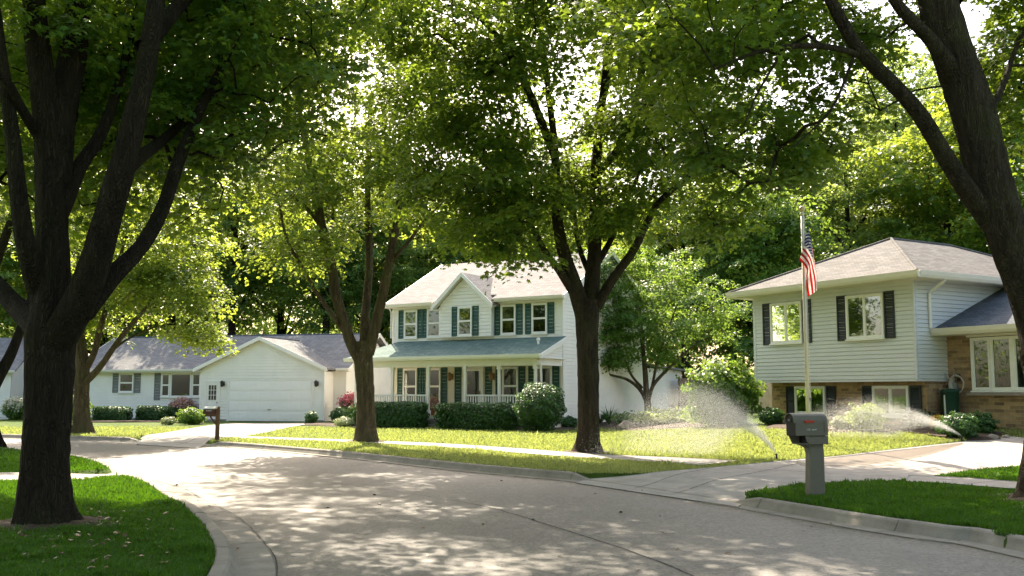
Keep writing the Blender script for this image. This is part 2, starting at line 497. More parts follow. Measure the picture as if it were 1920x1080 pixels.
near_pts = [(-1.2, -14), (-1.4, -4), (-1.75, 3.0), (-2.1, 6.6)] + px_line([(436, 1078), (417, 1013), (372, 966), (327, 940), (286, 914), (238, 897), (205, 880), (160, 866), (90, 857), (0, 847), (-200, 832)])
far_pts = [(9.5, -16), (8.1, -6), (6.9, 3.0)] + px_line([(1920, 1034), (1773, 1010), (1619, 986), (1380, 945), (1230, 921), (1085, 901), (1000, 893), (860, 880), (690, 861), (500, 843), (390, 835), (262, 828), (145, 825), (0, 821), (-300, 815)])
NEAR = catmull(near_pts); FAR = catmull(far_pts)          # both run away from the camera; lawn left of NEAR, right of FAR

def resample(L, n):
    d = np.r_[0, np.cumsum(np.linalg.norm(np.diff(L, axis=0), axis=1))]
    t = np.linspace(0, d[-1], n)
    return np.stack([np.interp(t, d, L[:, 0]), np.interp(t, d, L[:, 1])], 1)
def normals(L):
    t = np.gradient(L, axis=0); t /= np.linalg.norm(t, axis=1)[:, None]
    return np.stack([-t[:, 1], t[:, 0]], 1)                # left of travel
def side_dist(x, y):
    """Signed distance to the nearest kerb face: > 0 on the lawn side, < 0 on the road."""
    x = np.asarray(x, float); y = np.asarray(y, float)
    sh = x.shape; Q = np.stack([x.ravel(), y.ravel()], 1)
    best = np.full(len(Q), 1e9); sign = np.ones(len(Q))
    for L, s in ((NEAR, 1), (FAR, -1)):
        nn = normals(L)
        for i0 in range(0, len(Q), 20000):
            q = Q[i0:i0 + 20000]
            D = np.linalg.norm(q[:, None, :] - L[None], axis=2)
            j = D.argmin(1); d = D[np.arange(len(q)), j]
            sg = np.sign(((q - L[j]) * nn[j]).sum(1)) * s
            dd = np.where(d < 1.0, np.maximum(np.abs(((q - L[j]) * nn[j]).sum(1)), np.sqrt(np.maximum(d * d - .14 ** 2, 0))), d)
            upd = d < best[i0:i0 + 20000]
            best[i0:i0 + 20000][upd] = dd[upd]; sign[i0:i0 + 20000][upd] = sg[upd]
    return (best * sign).reshape(sh)

def ramp_z(x, y):
    """Height of a driveway or path: climbs from the gutter to the lawn's level."""
    d = side_dist(x, y)
    return 0.02 + (lawn_z(x, y) + 0.012 - 0.02) * sstep((d - 0.0) / 1.7)
def on_drive(px, py):
    z = 0.02
    for _ in range(25):
        p = on_plane(px, py, z)
        z = 0.5 * z + 0.5 * float(ramp_z(np.array([p.x]), np.array([p.y]))[0])
    return (p.x, p.y)

def strip(name, A, B, mat, n=60, m=8, zf=ramp_z, dz=0.0, thick=0.25):
    A = resample(np.array(A, float), n); B = resample(np.array(B, float), n)
    t = np.linspace(0, 1, m)[None, :, None]
    G = A[:, None] * (1 - t) + B[:, None] * t
    z = zf(G[..., 0], G[..., 1]) + dz
    V = np.concatenate([G, z[..., None]], 2).reshape(-1, 3)
    idx = np.arange(n * m).reshape(n, m)
    F = np.stack([idx[:-1, :-1], idx[1:, :-1], idx[1:, 1:], idx[:-1, 1:]], -1).reshape(-1, 4)
    # skirt
    rim = np.concatenate([idx[0, :], idx[1:, -1], idx[-1, -2::-1], idx[-2:0:-1, 0]])
    low = V[rim].copy(); low[:, 2] -= thick
    k = len(V); r = len(rim)
    V = np.concatenate([V, low])
    F2 = np.stack([rim, np.roll(rim, -1), k + np.roll(np.arange(r), -1), k + np.arange(r)], 1)
    if ((A[-1] - A[0])[0] * (B[0] - A[0])[1] - (A[-1] - A[0])[1] * (B[0] - A[0])[0]) < 0:
        F = F[:, ::-1]
    o = np_mesh(name, V, np.concatenate([F, F2]), mat)
    tag(o, kind='structure')
    return o, np.concatenate([A, B[::-1]])

# road: one strip between the two kerb lines
n = 260
RA, RB = resample(NEAR + normals(NEAR) * 0.05, n), resample(FAR - normals(FAR) * 0.05, n)
def road_z(x, y): return np.zeros_like(x)
road, _ = strip('road', RA, RB, M['asphalt'], n, 10, road_z, 0.0, 0.1)

DRIVES = []
# driveway of the white garage
dl = [on_drive(*p) for p in [(255, 833), (266, 819), (308, 811), (382, 799), (428, 793.5)]]
dr = [on_drive(*p) for p in [(372, 840), (400, 827), (466, 817), (560, 798), (594, 793.0)]]
d1, poly = strip('driveway', catmull(dl), catmull(dr), M['concrete'], 70, 16); DRIVES.append(poly)
# driveway of the grey split-level house
dl = [on_drive(*p) for p in [(1080, 905), (1110, 896), (1200, 889), (1345, 875), (1480, 862), (1600, 851), (1810, 827), (1900, 818)]]
dr = [on_drive(*p) for p in [(1384, 950), (1420, 929), (1560, 905), (1700, 899), (1775, 889), (1850, 879), (1920, 873), (2120, 855)]]
d2, poly = strip('driveway', catmull(dl), catmull(dr), M['concrete'], 110, 30); DRIVES.append(poly)
def path_line(name, pts, w, dz):
    C = catmull([on_lawn(*p)[:2] for p in pts]); nn = normals(C)
    o, poly = strip(name, C + nn * w / 2, C - nn * w / 2, M['concrete'], 80, 6, lambda x, y: lawn_z(x, y) + 0.012, dz)
    DRIVES.append(poly); return C
walk1 = path_line('sidewalk', [(438, 819.5), (600, 825), (780, 832), (920, 841), (1050, 851), (1200, 860), (1350, 868.5)], 1.25, -0.003)
walk2 = path_line('sidewalk', [(1700, 898), (1790, 902), (1920, 912), (2150, 930)], 1.25, 0.004)
pl = [on_drive(*p) for p in [(214, 888), (120, 887.5), (-10, 886), (-300, 882)]]
pr = [on_drive(*p) for p in [(250, 900), (150, 902.5), (-10, 902), (-300, 899)]]
path3, poly = strip('path', pl, pr, M['concrete'], 60, 8); DRIVES.append(poly)

def in_poly(x, y, P):
    inside = np.zeros(x.shape, bool); j = len(P) - 1
    for i in range(len(P)):
        xi, yi = P[i]; xj, yj = P[j]
        c = ((yi > y) != (yj > y)) & (x < (xj - xi) * (y - yi) / (yj - yi + 1e-12) + xi)
        inside ^= c; j = i
    return inside

def axis(segs):
    out = []
    for a, b, st in segs:
        out.append(np.arange(a, b, st))
    out.append(np.array([segs[-1][1]]))
    return np.concatenate(out)
gx = axis([(-400, -60, 20), (-60, -24, 2), (-24, 14, 0.16), (14, 60, 2), (60, 400, 20)])
gy = axis([(-60, -18, 6), (-18, 7, 0.5), (7, 42, 0.16), (42, 100, 2), (100, 1000, 50)])
GX, GY = np.meshgrid(gx, gy)
SD = side_dist(GX, GY)
Z = lawn_z(GX, GY) + 0.02 * np.sin(GX * 0.9 + 1) * np.sin(GY * 0.7) * sstep((SD - 0.6) / 1.5)
hollow = SD < 0.14
ind = np.zeros(GX.shape, bool)
for P in DRIVES: ind |= in_poly(GX, GY, P)
Z = np.where(ind, Z - 0.14, Z)
Z = np.where(hollow, -0.18, Z)
V = np.stack([GX, GY, Z], -1).reshape(-1, 3)
idx = np.arange(GX.size).reshape(GX.shape)
F = np.stack([idx[:-1, :-1], idx[:-1, 1:], idx[1:, 1:], idx[1:, :-1]], -1).reshape(-1, 4)
tag(np_mesh('ground', V, F, M['lawn'], None, True), kind='structure')

# kerbs with gutter pans, in cast segments with joints, dropped at the driveways
def drop_at(q):
    """1 = full kerb, 0 = dropped."""
    k = 1.0
    for P, ext in OPEN:
        d = np.linalg.norm(np.array(P) - q)
        k = min(k, float(sstep((d - ext) / 0.7)))
    return k
def mid(a, b): return ((a[0] + b[0]) / 2, (a[1] + b[1]) / 2)
def pl_(x, y): return tuple(on_plane(x, y))[:2]
OPEN = []
a, b = pl_(258, 828), pl_(385, 835); OPEN.append((mid(a, b), np.linalg.norm(np.subtract(a, b)) / 2))
a, b = pl_(1085, 901), pl_(1385, 946); OPEN.append((mid(a, b), np.linalg.norm(np.subtract(a, b)) / 2 - 0.3))
a, b = pl_(206, 884), pl_(240, 898); OPEN.append((mid(a, b), np.linalg.norm(np.subtract(a, b)) / 2))
def kerb(L, s, gut, seg, ins=0.0, mat='kerb'):
    L = resample(L, int(np.linalg.norm(np.diff(L, axis=0), axis=1).sum() / 0.2))
    nn = normals(L) * s
    mb = MB(); per = int(seg / 0.2); i = 0
    rnd = random.Random(5)
    while i < len(L) - 1:
        j = min(i + per, len(L) - 1)
        rings = []
        jz = 0.0 if ins else rnd.uniform(-0.003, 0.004)
        for k in range(i, j + 1):
            p = L[k].copy()
            tdir = np.array([nn[k][1], -nn[k][0]])
            if k == i and not ins: p = p + (L[min(k + 1, len(L) - 1)] - p) * 0.035
            if k == j and not ins: p = p + (L[k - 1] - p) * 0.035
            h = 0.022 + (KERB_H + 0.01 - 0.022) * drop_at(p) + jz
            prof = [(-gut, -0.1), (-gut, 0.014 - ins), (-0.05 + ins, 0.006 - ins), (ins, 0.5 * h + 0.004 - ins), (0.018 + ins, h - 0.018 - ins), (0.045 + ins, h - ins), (0.15, h + 0.002 - ins), (0.165, h - 0.01 - ins), (0.165, -0.1)]
            if ins: prof = [(min(d, .15), z_) for d, z_ in prof]
            rings.append([(p[0] + nn[k][0] * d, p[1] + nn[k][1] * d, z) for d, z in prof])
        base = len(mb.v); m = len(rings[0])
        for r in rings: mb.v.extend(r)
        for a in range(len(rings) - 1):
            for c in range(m):
                q = (base + a * m + c, base + a * m + (c + 1) % m, base + (a + 1) * m + (c + 1) % m, base + (a + 1) * m + c)
                mb.f.append(q if s > 0 else q[::-1])
        mb.f.append(tuple(range(base, base + m))); mb.f.append(tuple(range(base + (len(rings) - 1) * m, base + len(rings) * m)))
        i = j
    return tag(mb.build('kerb', M[mat]), kind='structure')
kerb(NEAR, 1, 0.38, 1.0)
kerb(FAR, -1, 0.36, 2.6)
kerb(NEAR, 1, 0.37, 400, 0.009, 'joint')                    # mortar seen in the open joints
kerb(FAR, -1, 0.35, 400, 0.009, 'joint')

# cracks and joints, thin dark ribbons lying on the surfaces
def ribbon(name, pts, w, zf, mat, jit=0.03, seed=1, dz=0.004):
    L = resample(catmull(pts, 0.1), 120) if len(pts) > 2 else resample(np.array(pts, float), 80)
    rng = np.random.default_rng(seed)
    nn = normals(L)
    L = L + nn * (np.cumsum(rng.normal(0, 1, len(L))) * jit * 0.12)[:, None]
    ww = w * rng.uniform(0.4, 1.3, len(L))
    A, B = L + nn * ww[:, None] / 2, L - nn * ww[:, None] / 2
    za = zf(A[:, 0], A[:, 1]) + dz; zb = zf(B[:, 0], B[:, 1]) + dz
    V = np.concatenate([np.c_[A, za], np.c_[B, zb]]); k = len(L)
    i = np.arange(k - 1)
    return tag(np_mesh(name, V, np.stack([i, i + k, i + k + 1, i + 1], 1), mat), kind='structure')
wl_ = [on_drive(*p) for p in [(1490, 864.5), (1600, 853), (1700, 842), (1806, 830)]]; wr_ = [on_drive(*p) for p in [(1500, 872), (1600, 873), (1720, 858), (1812, 831)]]
strip('wet_patch', catmull(wl_), catmull(wr_), M['wet'], 50, 8, ramp_z, .004, .003)
ribbon('road_crack', px_line([(845, 938), (930, 955), (1060, 994), (1180, 1032), (1300, 1078), (1400, 1130)]), 0.022, road_z, M['joint'])
ribbon('road_crack', px_line([(620, 905), (740, 921), (845, 938)]), 0.014, road_z, M['joint'], 0.05, 2)
ribbon('road_crack', px_line([(1300, 965), (1180, 985), (1060, 994)]), 0.006, road_z, M['joint'], 0.05, 3)
for sgn, Lk, off in ((1, NEAR, -0.395), (-1, FAR, -0.375)):
    L = Lk + normals(Lk) * sgn * off
    sel = (L[:, 1] > 4) & (L[:, 1] < 36)
    ribbon('gutter_joint', [tuple(p) for p in L[sel][::3]], 0.012, road_z, M['joint'], 0.06, 4, 0.016)
for a, b in [((1190, 915), (1352, 874)), ((1345, 876), (1720, 898)), ((1480, 864), (1775, 889)), ((1640, 848), (1900, 876)), ((1262, 925), (1500, 868)), ((1500, 868), (1840, 838))]:
    ribbon('driveway_joint', [on_drive(*a), on_drive(*b)], 0.022, ramp_z, M['joint'], 0.008, 6)
for a, b in [((300, 813), (440, 821)), ((382, 800), (556, 800)), ((330, 834), (508, 794))]:
    ribbon('driveway_joint', [on_drive(*a), on_drive(*b)], 0.03, ramp_z, M['joint'], 0.005, 7)
for Cw in (walk1, walk2):
    nn = normals(Cw); d = np.r_[0, np.cumsum(np.linalg.norm(np.diff(Cw, axis=0), axis=1))]
    for t in np.arange(1.2, d[-1], 1.5):
        i = int(np.searchsorted(d, t))
        ribbon('sidewalk_joint', [Cw[i] + nn[i] * 0.6, Cw[i] - nn[i] * 0.6], 0.018, lambda x, y: lawn_z(x, y) + 0.018, M['joint'], 0.002, 8)

# ------------------------------------------------------------------ leaves, trees, shrubs
MAPLE = np.array([(0.0, 0.0, 0), (0.02, 0.36, -0.05), (0.27, 0.25, 0.02), (0.50, 0.54, -0.10), (0.60, 0.22, 0.02), (1.05, 0.0, -0.12),
                  (0.60, -0.22, 0.02), (0.50, -0.54, -0.10), (0.27, -0.25, 0.02), (0.02, -0.36, -0.05), (0.38, 0.0, 0.05)])
MAPLE_F = np.array([(10, i, (i + 1) % 10) for i in range(10)])
LOBE = np.array([(0.0, 0.0, 0), (0.22, 0.42, -0.06), (0.52, 0.30, 0.0), (1.0, 0.0, -0.12), (0.52, -0.30, 0.0), (0.22, -0.42, -0.06), (0.4, 0.0, 0.05)])
LOBE_F = np.array([(6, i, (i + 1) % 6) for i in range(6)])
OVAL = np.array([(0.0, 0.0, 0), (0.45, 0.34, -0.08), (1.0, 0.0, -0.1), (0.45, -0.34, -0.08)])
OVAL_F = np.array([(0, 3, 2, 1)])

def leaves(P, Nrm, size, rng, tmpl=MAPLE, tf=MAPLE_F):
    n = len(P)
    Nrm = Nrm / np.linalg.norm(Nrm, axis=1)[:, None]
    a = rng.normal(0, 1, (n, 3))
    a -= Nrm * (a * Nrm).sum(1)[:, None]; a /= np.linalg.norm(a, axis=1)[:, None] + 1e-9
    b = np.cross(Nrm, a)
    s = size * rng.choice([.55, .8, 1.0, 1.25], n) * rng.uniform(0.8, 1.2, n)
    T = tmpl - np.array([0.4, 0, 0])
    curl = rng.uniform(0.3, 2.2, n)
    V = P[:, None] + s[:, None, None] * (T[None, :, 0:1] * a[:, None] + T[None, :, 1:2] * b[:, None] + (T[None, :, 2:3] * curl[:, None, None]) * Nrm[:, None])
    F = tf[None] + (np.arange(n) * len(tmpl))[:, None, None]
    return V.reshape(-1, 3), F.reshape(-1, tf.shape[1])

def smooth_path(pts, step):
    P = [np.array(p, float) for p in pts]
    return catmull(P, step)

class Bark:
    """Tapering round limbs collected as one bark mesh."""
    def __init__(s, seed):
        s.V = []; s.F = []; s.n = 0; s.rng = np.random.default_rng(seed)
    def limb(s, C, rad, sides, lump=0.08, flare=None):
        C = np.asarray(C, float); k = len(C)
        T = np.gradient(C, axis=0); T /= np.linalg.norm(T, axis=1)[:, None] + 1e-9
        ang = np.linspace(0, 2 * np.pi, sides, endpoint=False)
        x = np.array([1.0, 0, 0]) if abs(T[0][0]) < 0.8 else np.array([0, 1.0, 0])
        ph = s.rng.uniform(0, 6.28, 6)
        d = np.r_[0, np.cumsum(np.linalg.norm(np.diff(C, axis=0), axis=1))]
        rows = []
        for i in range(k):
            x = x - T[i] * x.dot(T[i]); x /= np.linalg.norm(x); y = np.cross(T[i], x)
            m = 1 + lump * (0.6 * np.sin(2 * ang + ph[0] + d[i] * 0.8) + 0.5 * np.sin(3 * ang + ph[1] - d[i] * 1.3) + 0.45 * np.sin(7 * ang + ph[2] + d[i] * 0.9) + 0.3 * np.sin(11 * ang + ph[4]))
            m = m + lump * s.rng.normal(0, 0.3, sides)
            if flare is not None:
                f = math.exp(-max(d[i], 0) / flare[1])
                m = m * (1 + flare[0] * f * (0.62 + 0.55 * np.maximum(0, np.sin(3 * ang + ph[3])) + 0.4 * np.maximum(0, np.sin(5 * ang + ph[5]))))
            rows.append(C[i] + rad[i] * m[:, None] * (np.cos(ang)[:, None] * x + np.sin(ang)[:, None] * y))
        V = np.concatenate(rows)
        idx = np.arange(k * sides).reshape(k, sides)
        F = np.stack([idx[:-1], np.roll(idx, -1, 1)[:-1], np.roll(idx, -1, 1)[1:], idx[1:]], -1).reshape(-1, 4)
        s.V.append(V); s.F.append(F + s.n); s.n += len(V)
    def build(s, mat, parent):
        return np_mesh('trunk', np.concatenate(s.V), np.concatenate(s.F), mat, parent, True)

def make_tree(root, trunk, limbs, blobs, seed, leaf=0.13, per=110, spray=0.8, lmat='leaf_maple', bmat='bark', tmpl='maple', sides=26, flare=(0.75, 0.45), twig0=0.0055):
    """trunk, limbs: lists of (x, y, z, r); blobs: (cx, cy, cz, rx, ry, rz, clusters). World coordinates relative to the root Empty."""
    rng = np.random.default_rng(seed)
    bark = Bark(seed)
    o = np.array(root.location)
    nodes = []
    for li, L in enumerate([trunk] + limbs):
        A = np.array(L, float)
        P = smooth_path(A[:, :4], 0.12 if li == 0 else 0.18)
        C, rad = P[:, :3] - o, P[:, 3]
        wob = rng.normal(0, 1, (len(C), 3)); 
        for _ in range(6): wob = (np.roll(wob, 1, 0) + wob + np.roll(wob, -1, 0)) / 3
        if li: C = C + wob * rad[:, None] * 0.35
        bark.limb(C, rad, sides if li == 0 else max(8, int(sides * 0.6)), 0.07 if li == 0 else 0.06, flare if li == 0 else None)
        start = 0 if li else int(len(C) * 0.75)
        for c, r in zip(C[start::2], rad[start::2]): nodes.append((c, r))
    base_n = len(nodes)
    NP = np.array([c for c, r in nodes]); NR = np.array([r for c, r in nodes])
    cl = []
    for (bx, by, bz, rx, ry, rz, k) in blobs:
        u = rng.normal(0, 1, (k, 3)); u /= np.linalg.norm(u, axis=1)[:, None]
        rr = rng.uniform(0.12, 1, k) ** 0.42
        q = u * rr[:, None] * (1 + 0.12 * np.sin(5 * u[:, 0:1] + seed) + 0.10 * np.sin(7 * u[:, 2:3] + 4 * u[:, 1:2]))
        cl.append(np.array([bx, by, bz]) - o + q * np.array([rx, ry, rz]))
    cl = np.concatenate(cl)
    dist = np.array([np.linalg.norm(NP - c, axis=1).min() for c in cl])
    order = np.argsort(dist)
    parents = [-1] * len(NP); pts = list(NP); load = [0.0] * len(NP); paths = []
    PA = np.array(pts)
    for ci in order:
        c = cl[ci]
        dv = c - PA
        dd = np.linalg.norm(dv, axis=1) + 0.9 * np.maximum(0, -dv[:, 2])        # prefer to grow outwards and up
        j = int(dd.argmin()); p0 = PA[j]; L = np.linalg.norm(c - p0)
        k = max(2, int(L / 0.55))
        t = np.linspace(0, 1, k + 1)[1:, None]
        bend = np.array([0, 0, 0.16 * L]) + rng.normal(0, 0.07 * L, 3)
        seg = p0 * (1 - t) + c * t + bend * (np.sin(np.pi * t))
        prev = j
        ids = [j]
        for q in seg:
            pts.append(q); parents.append(prev); load.append(0.0); prev = len(pts) - 1; ids.append(prev)
        paths.append(ids)
        PA = np.array(pts)
    load = np.zeros(len(pts))
    for ids in paths: load[ids[-1]] += 1
    for i in range(len(pts) - 1, base_n - 1, -1): load[parents[i]] += load[i]
    for ids in paths:
        r = [twig0 * max(1, load[i]) ** 0.5 + 0.004 for i in ids]
        r[0] = min(r[1] * 1.15, NR[ids[0]]) if ids[0] < base_n else r[0]
        bark.limb(PA[ids], r, 6, 0.04)
    # sprays of leaves
    n = len(cl) * per
    out = np.repeat(cl, per, 0)
    sp = spray * np.repeat(rng.uniform(0.65, 1.25, len(cl)), per)
    rr = np.sqrt(rng.uniform(0, 1, n)); th = rng.uniform(0, 2 * np.pi, n)
    tilt = np.repeat(rng.normal(0, 0.28, (len(cl), 2)), per, 0)
    dx, dy = rr * np.cos(th) * sp, rr * np.sin(th) * sp
    dz = dx * tilt[:, 0] + dy * tilt[:, 1] - 0.30 * sp * rr ** 2 + rng.normal(0, 0.13, n) * sp + 0.08
    P = out + np.stack([dx, dy, dz], 1)
    Nr = np.stack([-tilt[:, 0] + 0.55 * rr * np.cos(th), -tilt[:, 1] + 0.55 * rr * np.sin(th), np.full(n, 1.0)], 1) + rng.normal(0, 0.42, (n, 3))
    tm, tf = {'maple': (MAPLE, MAPLE_F), 'lobe': (LOBE, LOBE_F), 'oval': (OVAL, OVAL_F)}[tmpl]
    V, F = leaves(P, Nr, leaf, rng, tm, tf)
    bark.build(M[bmat], root)
    np_mesh('crown', V, F, M[lmat], root)
    return root

def limb_px(pts, Y):
    """(px, py, depth offset, radius) -> (x, y, z, r)"""
    return [(*at(x, y, Y + dy), r) for x, y, dy, r in pts]
def trunk_px(base, pts):
    b = on_lawn(*base)
    Y = b.y
    return b, Y, [(b.x, b.y, b.z - 0.15, pts[0][3])] + limb_px(pts, Y)

# 1. big dark maple on the near lawn
b, Y, tr = trunk_px((82, 985), [(81, 940, 0, 0.257), (83, 880, 0, 0.252), (87, 800, 0, 0.252), (91, 700, 0, 0.27), (93, 620, 0, 0.284), (96, 560, 0, 0.234), (98, 470, 0, 0.198), (97, 360, 0.05, 0.184), (95, 250, 0.1, 0.18)])
t = thing('maple_tree', 'big dark shaded maple with many heavy limbs on the near lawn', 'tree', b)
lb = [limb_px([(95, 300, .1, 0.189), (80, 180, 0, 0.153), (68, 60, -.1, 0.135), (60, -120, -.2, 0.099), (50, -350, -.3, 0.045)], Y),
      limb_px([(100, 340, .1, 0.198), (120, 200, .2, 0.18), (140, 80, .4, 0.162), (160, -80, .6, 0.117), (185, -330, .9, 0.054)], Y),
      limb_px([(90, 660, 0, 0.216), (130, 600, -.2, 0.194), (176, 500, -.4, 0.167), (213, 370, -.5, 0.149), (244, 230, -.5, 0.131), (272, 100, -.4, 0.113), (300, -60, -.2, 0.099), (330, -300, 0, 0.045)], Y),
      limb_px([(150, 590, -.2, 0.135), (205, 522, -.1, 0.117), (265, 462, .2, 0.0945), (303, 395, .5, 0.09), (335, 300, .8, 0.081), (372, 215, 1.2, 0.0675), (430, 100, 1.8, 0.0495), (500, -40, 2.4, 0.027)], Y),
      limb_px([(218, 350, -.4, 0.099), (262, 300, .3, 0.0855), (300, 270, 1.0, 0.072), (350, 225, 1.6, 0.054), (420, 160, 2.4, 0.036)], Y),
      limb_px([(100, 430, 0, 0.117), (128, 365, .1, 0.104), (150, 315, .3, 0.09), (190, 255, .6, 0.0765), (215, 180, .8, 0.063), (245, 80, 1.2, 0.045), (270, -60, 1.6, 0.027)], Y),
      limb_px([(80, 620, 0, 0.171), (40, 590, .3, 0.135), (8, 560, .5, 0.108), (-50, 480, 1.0, 0.09), (-120, 350, 1.5, 0.063), (-220, 200, 2, 0.036)], Y),
      limb_px([(82, 560, 0, 0.135), (52, 470, -.3, 0.108), (33, 380, -.4, 0.099), (20, 280, -.4, 0.09), (8, 150, -.5, 0.072), (-10, -20, -.6, 0.045)], Y),
      limb_px([(120, 210, .2, 0.126), (150, 150, 1.5, 0.108), (185, 125, 3.5, 0.09), (215, 110, 5.5, 0.063), (240, 100, 7, 0.036)], Y),
      limb_px([(300, -100, -.2, 0.108), (310, -180, 1.5, 0.09), (315, -150, 4, 0.072), (320, -90, 7, 0.054), (322, -60, 9, 0.027)], Y),
      limb_px([(268, 90, -.4, 0.099), (380, -40, 1, 0.09), (500, -130, 2.5, 0.072), (600, -190, 4, 0.054), (680, -215, 5.2, 0.027)], Y),
      limb_px([(88, 290, 0, 0.09), (75, 260, 0, 0.063), (40, 200, -.4, 0.054), (20, 160, -.7, 0.045), (-30, 110, -1, 0.027)], Y)]
c = lambda px, py, dy: tuple(at(px, py, Y + dy))
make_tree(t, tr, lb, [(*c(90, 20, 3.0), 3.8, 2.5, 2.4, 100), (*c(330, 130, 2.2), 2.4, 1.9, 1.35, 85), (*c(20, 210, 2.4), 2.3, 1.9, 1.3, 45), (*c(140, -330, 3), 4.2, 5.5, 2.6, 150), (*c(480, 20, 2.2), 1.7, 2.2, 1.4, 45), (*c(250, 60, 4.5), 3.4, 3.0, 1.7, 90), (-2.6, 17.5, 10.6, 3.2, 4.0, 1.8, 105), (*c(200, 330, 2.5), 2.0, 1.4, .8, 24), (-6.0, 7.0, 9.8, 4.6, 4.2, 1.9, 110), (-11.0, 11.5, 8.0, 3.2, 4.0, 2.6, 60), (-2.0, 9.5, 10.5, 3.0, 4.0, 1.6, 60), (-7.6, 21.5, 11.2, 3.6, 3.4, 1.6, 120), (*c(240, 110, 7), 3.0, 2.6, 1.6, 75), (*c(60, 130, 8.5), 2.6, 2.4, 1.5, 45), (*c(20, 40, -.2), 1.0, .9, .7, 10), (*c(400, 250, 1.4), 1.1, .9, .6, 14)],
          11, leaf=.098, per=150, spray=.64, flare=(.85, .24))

# 2. left-edge tree beyond the near lawn's path
b, Y, tr = trunk_px((-26, 838), [(-28, 800, 0, .30), (-26, 740, 0, .28), (-24, 690, 0, .27), (-20, 600, 0, .22), (-14, 480, .1, .17)])
t = thing('maple_tree', 'half seen tree at the left edge, beyond the big dark maple', 'tree', b)
lb = [limb_px([(-22, 745, 0, .2), (12, 680, .2, .15), (38, 620, .4, .12), (65, 540, .6, .1), (80, 430, 1, .07)], Y),
      limb_px([(-14, 490, 0, .15), (-30, 350, .3, .12), (-60, 200, .6, .08)], Y),
      limb_px([(-16, 520, 0, .14), (30, 380, -.3, .1), (60, 250, -.5, .06)], Y)]
c = lambda px, py, dy: tuple(at(px, py, Y + dy))
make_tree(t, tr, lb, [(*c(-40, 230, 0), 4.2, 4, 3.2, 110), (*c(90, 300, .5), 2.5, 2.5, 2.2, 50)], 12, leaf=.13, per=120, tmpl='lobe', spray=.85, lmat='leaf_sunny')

# 3. tree by the kerb in front of the ranch lawn
b, Y, tr = trunk_px((155, 813), [(154, 800, 0, .28), (153, 760, 0, .25), (154, 715, 0, .25), (154, 680, 0, .23), (150, 630, .1, .18), (148, 560, .1, .15), (150, 480, .1, .12)])
t = thing('maple_tree', 'sunlit maple with a low forked trunk on the lawn before the ranch house', 'tree', b)
lb = [limb_px([(158, 722, 0, .15), (185, 692, -.3, .12), (212, 655, -.6, .1), (245, 610, -.9, .08), (290, 560, -1.2, .05)], Y),
      limb_px([(162, 690, 0, .13), (178, 660, -.2, .11), (190, 610, -.4, .1), (215, 520, -.6, .08), (240, 430, -.8, .05)], Y),
      limb_px([(200, 668, -.4, .05), (225, 645, -.5, .045), (255, 628, -.6, .035), (300, 610, -.7, .02)], Y),
      limb_px([(150, 640, 0, .14), (120, 570, .3, .12), (95, 480, .6, .08), (80, 400, .9, .05)], Y)]
c = lambda px, py, dy: tuple(at(px, py, Y + dy))
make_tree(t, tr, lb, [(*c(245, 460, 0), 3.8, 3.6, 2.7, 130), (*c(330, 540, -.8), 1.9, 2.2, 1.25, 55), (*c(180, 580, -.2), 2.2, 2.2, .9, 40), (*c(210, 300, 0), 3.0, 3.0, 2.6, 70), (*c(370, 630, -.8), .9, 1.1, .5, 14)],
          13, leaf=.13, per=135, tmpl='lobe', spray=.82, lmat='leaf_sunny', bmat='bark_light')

# 4. middle tree on the verge, sunlit olive trunk
b, Y, tr = trunk_px((688, 828), [(687, 812, 0, 0.278), (686, 780, 0, 0.265), (684, 720, 0, 0.261), (681, 670, 0, 0.287), (680, 640, 0, 0.261)])
t = thing('maple_tree', 'tall maple with three upright limbs on the verge before the porch steps', 'tree', b)
lb = [limb_px([(678, 680, 0, 0.209), (655, 630, -.1, 0.183), (632, 560, -.2, 0.165), (617, 480, -.3, 0.152), (602, 410, -.3, 0.139), (585, 330, -.2, 0.113), (560, 200, 0, 0.087), (540, 60, .2, 0.0435)], Y),
      limb_px([(682, 660, 0, 0.174), (684, 600, .2, 0.144), (688, 530, .4, 0.131), (692, 450, .5, 0.113), (690, 330, .6, 0.087), (695, 180, .7, 0.0609)], Y),
      limb_px([(690, 665, 0, 0.191), (708, 600, -.1, 0.165), (722, 530, -.2, 0.148), (735, 460, -.3, 0.131), (748, 380, -.3, 0.104), (765, 250, -.2, 0.0783), (790, 90, 0, 0.0435)], Y),
      limb_px([(648, 622, -.1, 0.0783), (605, 565, -.5, 0.0653), (570, 505, -.8, 0.0522), (535, 440, -1.1, 0.0435), (520, 360, -1.3, 0.0261)], Y),
      limb_px([(735, 490, -.2, 0.0696), (765, 455, -.5, 0.0522), (800, 410, -.8, 0.0348), (850, 360, -1.2, 0.0218)], Y),
      limb_px([(606, 430, -.3, 0.0696), (575, 390, -.5, 0.0522), (550, 370, -.8, 0.0348), (500, 330, -1.2, 0.0218)], Y)]
c = lambda px, py, dy: tuple(at(px, py, Y + dy))
make_tree(t, tr, lb, [(*c(660, 150, 1), 4.6, 4.4, 3.4, 160), (*c(560, 330, -.6), 2.4, 2.2, 1.5, 50), (*c(790, 300, -.5), 2.2, 2.2, 1.7, 50), (*c(560, 470, -1.0), 1.4, 1.5, .8, 18), (*c(670, -120, 1), 4.2, 4.2, 3.2, 80), (*c(640, 400, .4), 2.6, 1.8, .9, 18)],
          14, leaf=.125, per=140, tmpl='lobe', spray=.84, lmat='leaf_sunny', bmat='bark_light')

